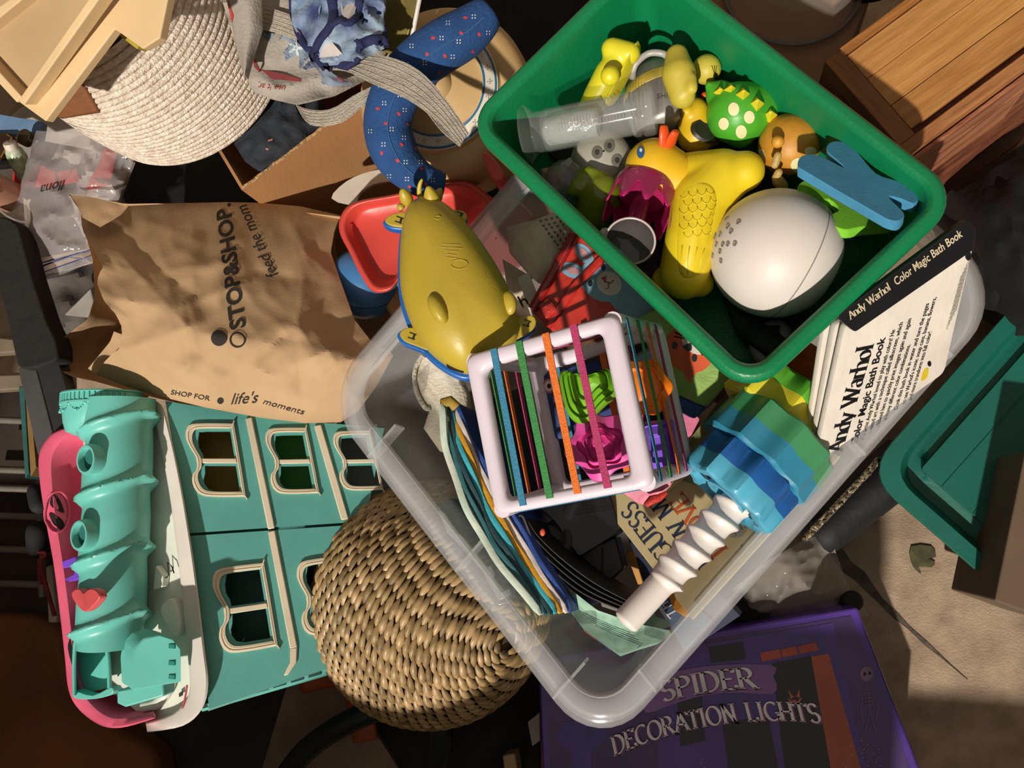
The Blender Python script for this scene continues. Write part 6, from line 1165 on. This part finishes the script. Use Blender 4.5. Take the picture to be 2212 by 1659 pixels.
g = coons([(560, 66), (600, 120), (660, 165)], [(690, 120), (720, 160), (760, 180)], [(560, 66), (630, 80), (690, 120)], [(660, 165), (710, 185), (760, 180)], 24, 16)
fl = obj('lower_fold', sheet(g, lambda u, v, x, y: .455+.008*ridge(x, y, 1/30, 62)-.02*v, .003), M('#2c3252', .85, .3, 16, .3, 200, hex2='#8a9aa8'), gm, smooth=70)
for cx, cy, r in ((640, 104, 17), (705, 140, 13), (735, 165, 14), (612, 92, 9)):
    for i in range(5):
        t = i*1.257; ps = onto(fl, [(cx+r*.55*math.cos(t)+r*.5*math.cos(t)*math.cos(q)-r*.22*math.sin(t)*math.sin(q), cy+(r*.55*math.sin(t)+r*.5*math.sin(t)*math.cos(q)+r*.22*math.cos(t)*math.sin(q))) for q in [k*.785 for k in range(8)]], .0008); m = MB(); m.add([p for p, n in ps], [list(range(8))]); obj('flower_petal', m, M('#c8d2d4' if cy < 130 else '#a05a64', .85), gm, smooth=0)
GDP = PL((825, 0, .46), (905, 0, .46), (868, 130, .43))
gd = slab('gold_book', 'olive gold foil covered book with a white and red spine', 'book', GDP, [(822, -40), (912, -40), (868, 128), (824, 110)], .012, M('#7f7238', .35, .15, 12, .2, 60, metal=.4))
m = MB(); m.tube([GDP.p(914, -40, .001), GDP.p(890, 80, .001)], .0024, 8); obj('spine_strip', m, M('#ddd4cc', .5), gd, label='white spine'); m = MB(); m.tube([GDP.p(890, 80, .001), GDP.p(866, 134, .001)], .0024, 8); obj('spine_strip', m, M('#b83230', .5), gd, label='red spine end')
m = MB(); m.prism([P(*p, .03) for p in [(380, -120), (1560, -120), (1520, 60), (1380, 300), (1100, 420), (700, 330)]], (0, 0, -.028)); solo('gap_shade_sheet', m, M('#0c0a09', .9, .3, 20), 'black sheet added on the floor for the shade in the top gaps', 'shade sheet', smooth=0)  # black sheet added so the lit floor reads as shade in the gaps
# carton with dark clothes
KR = M('#a9794c', .8, .08, 8, .12, 200)
car = thing('open_carton', 'open brown cardboard carton with dark clothes inside', 'carton', P(680, 300, .1))
cA, cB, cD = P(524, 408, .33), P(850, 160, .33), P(430, 260, .33); ex = (cB-cA); ey = cD-cA; ey = ey-ex*ey.dot(ex)/ex.length_squared; ey = ey.normalized()*.17; exn = ex.normalized()
for a, b, nm in ((cA, cA+ex*1.1, 'carton_wall'), (cA, cA+ey, 'carton_wall'), (cA+ex*1.1, cA+ex*1.1+ey, 'carton_wall'), (cA+ey, cA+ey+ex*1.1, 'carton_wall')):
    d = (b-a).normalized(); n = d.cross(V((0, 0, 1))); m = MB(); m.prism([a+n*.002, b+n*.002, b+n*.002-V((0, 0, .26)), a+n*.002-V((0, 0, .26))], -n*.004); obj(nm, m, KR, car, smooth=0)
m = MB(); m.prism([cA-V((0, 0, .25)), cA+ex*1.1-V((0, 0, .25)), cA+ex*1.1+ey-V((0, 0, .25)), cA+ey-V((0, 0, .25))], V((0, 0, -.004))); obj('carton_base', m, KR, car, smooth=0)
m = MB(); pp = [cA+ex*(t/30)*1.1+V((0, 0, .001+.0008*math.sin(t*2.3))) for t in range(31)]; m.tube(pp, .0022, 6); obj('corrugated_edge', m, M('#c09868', .9, .3, 300, .8, 400), car, smooth=60)
g = coons([(505, 310), (530, 350), (568, 372)], [(680, 180), (690, 230), (690, 262)], [(505, 310), (580, 220), (680, 180)], [(568, 372), (620, 320), (690, 262)], 24, 16)
cl = solo('dark_shirt', sheet(g, lambda u, v, x, y: .315+.018*math.sin(math.pi*u)+.008*ridge(x, y, 1/40, 71), .02), M('#262c34', .9, .2, 40, .4, 200), 'dark slate shirt with an orange tag folded in the carton', 'shirt', smooth=70)
ps = onto(cl, [(574, 322), (580, 304), (590, 300), (586, 316), (580, 324)], .001); m = MB(); m.add([p for p, n in ps], [[0, 1, 2, 3, 4]]); obj('tag', m, M('#b87a58', .7), cl, smooth=0)
m = MB(); o_ = [(716, 428), (748, 392), (800, 370), (850, 366), (890, 380), (892, 402), (850, 392), (806, 398), (776, 418), (764, 440)]; m.prism([P(*p, .285) for p in sm(o_, 3)], (0, 0, -.004)); solo('paper_ring', m, M('#c9bfb0', .7, .08, 20), 'white curved paper band lying against the carton side', 'paper', smooth=0)
# beige toy drum, blue pillow, red seat, blue ball
M_BG = M('#c8a672', .5, .06, 8)
dr = thing('beige_drum', 'beige plastic drum toy with flower printed white bands', 'toy drum', P(1000, 215, .25)); dc = P(958, 208, .35); k = lvl(995, 215, .38); dax = V((.08, -.22, 1))
PR = [(185, -.09), (190, -.03), (186, .0), (168, .018), (140, .024), (132, .024), (126, .030), (100, .036), (96, .033), (88, .034), (60, .04), (36, .043), (32, .050), (20, .056), (.5, .057)]
m = MB(); m.lathe(dc, dax, [(r*k, h) for r, h in PR], 64); do = obj('body', m, M_BG, dr, smooth=45)
for r0, r1, h0, h1, c in ((98, 128, .0368, .0302, '#d9d0c0'), (99, 103, .0374, .0366, '#2f6a8e'), (122, 126, .0324, .0312, '#2f6a8e')):
    m = MB(); m.lathe(dc, dax, [(r0*k, h0), (r1*k, h1), (r1*k, h1-.001)], 64); obj('printed_band', m, M(c, .5, .04, 30), dr, smooth=60)
du, dv, dn = basis(dax)
for i in range(24):
    t = 2*math.pi*i/24; c = dc+(du*math.cos(t)+dv*math.sin(t))*112*k+dn*.0352
    for j in range(5):
        q = c+(du*math.cos(j*1.57)+dv*math.sin(j*1.57))*(.0022 if j < 4 else 0); m = MB(); m.lathe(q, dn, [(.0006, 0), (.0001, .0003)], 6); obj('printed_dot', m, M('#2a3a5c' if j < 4 else '#b83430', .6), dr, smooth=0)
pl_ = thing('blue_pillow', 'curved blue stuffed pillow printed with white and red specks', 'pillow', P(900, 200, .36)); MPL = M('#1f4a82', .9, .12, 30, .35, 300)
path = sm([(1062, 22, .45), (1010, 68, .45), (950, 104, .455), (890, 150, .45), (850, 215, .44), (838, 280, .43), (862, 345, .42), (910, 388, .41), (962, 402, .40)], 5, False); pts = [P(*p) for p in path]; n = len(pts)
m = MB(); rr = [(50*(math.sin(math.pi*min(1, .10+i/(n-1)*1.9)))**.5 if i < n*.22 else (50 if i < n*.7 else 50-24*((i/(n-1)-.7)/.3)))*lvl(900, 200, .44) for i in range(n)]
m.tube(pts, rr, 28); pw_ = obj('cover', m, MPL, pl_, smooth=180, sub=1)
random.seed(5); WS, RS = M('#d8d8d4', .8), M('#c43a40', .8)
seam = onto(pw_, [(p[0], p[1]) for p in path[2:-2]], .0004); m = MB(); m.tube([p for p, n in seam], .0007, 5); obj('seam', m, M('#35628e', .9), pl_)
kk = 0
for i in range(2, n-1):
    for js, s in enumerate((-36, -14, 10, 32)):
        a, b = V(path[max(i-1, 0)][:2]), V(path[min(i+1, n-1)][:2]); d = (b-a).normalized(); c = V(path[i][:2])+V((-d.y, d.x))*(s+(6 if i % 2 else -6)); kk += 1
        if i % 3 != (js % 2): continue
        if (i//3+js) % 2:
            m = MB()
            for dx, dy in ((-3, -3), (3, -3), (-3, 3), (3, 3)):
                p, nn = onto(pw_, [(c.x+dx, c.y+dy)], .0005)[0]; b1, b2, _ = basis(nn); m.add([p+b1*.0009*math.cos(t*1.05)+b2*.0007*math.sin(t*1.05) for t in range(6)], [list(range(6))])
            obj('white_speck', m, WS, pl_, smooth=0)
        else:
            p, nn = onto(pw_, [(c.x, c.y)], .0005)[0]; b1, b2, _ = basis(nn); m = MB(); m.add([p+b1*.0018*math.cos(t*.785)+b2*.0024*math.sin(t*.785) for t in range(8)], [list(range(8))]); obj('red_speck', m, RS, pl_, smooth=0)
RP = PL((740, 500, .335), (1040, 410, .34), (830, 620, .325)); MRD = M('#cc463c', .38, .06, 10, .04, 200)
ro = sm([(733, 500), (738, 462), (768, 436), (850, 420), (930, 402), (1005, 392), (1052, 418), (1062, 442), (1000, 520), (920, 590), (868, 600), (842, 628), (806, 630), (780, 596), (756, 548)], 4); rc_ = V((880, 500))
rk = lambda k, h: [RP.p(*(rc_+(p-rc_)*k), h) for p in ro]
m = MB(); m.loft([rk(1, -.05), rk(1.0, -.006), rk(.985, .001), rk(.95, .003), rk(.90, .0), rk(.80, -.016), rk(.72, -.020), rk(.3, -.021)]); solo('riding_toy', m, MRD, 'red plastic moulded riding toy under the yellow boat', 'riding toy', smooth=180)
bb_ = thing('blue_ball', 'blue plastic ball tucked below the red riding toy', 'ball', P(794, 608, .23)); m = MB(); m.ball(P(790, 612, .265), 72*lvl(790, 612, .265), (.3, .5, .8), seg=36, rings=20); obj('ball', m, M('#3f78ae', .35, .06, 10), bb_, smooth=180)
m = MB(); m.lathe(P(790, 612, .265), (.3, .5, .8), [(72*lvl(790, 612, .265)*1.003, -.001), (72*lvl(790, 612, .265)*1.008, 0), (72*lvl(790, 612, .265)*1.003, .001)], 48); obj('seam', m, M('#27547f', .3), bb_)
m = MB(); m.prism([P(*p, .27) for p in sm([(820, 630), (870, 590), (905, 640), (900, 700), (870, 730), (848, 690)], 3)], (0, 0, -.1)); solo('tan_base', m, M('#b4935e', .6, .06, 10), 'tan plastic moulding between the blue ball and clear tub', 'moulding', bev=.005, smooth=60)
m = MB(); m.prism([P(*p, .37) for p in sm([(1040, 330), (1065, 340), (1088, 375), (1078, 388), (1062, 384)], 3)], (0, 0, -.03)); solo('red_scoop', m, MRD, 'small red plastic scoop edge peeking out under the green bin', 'scoop', bev=.003, smooth=60)
for o in bpy.data.objects:
    if '_o' in o: del o['_o']
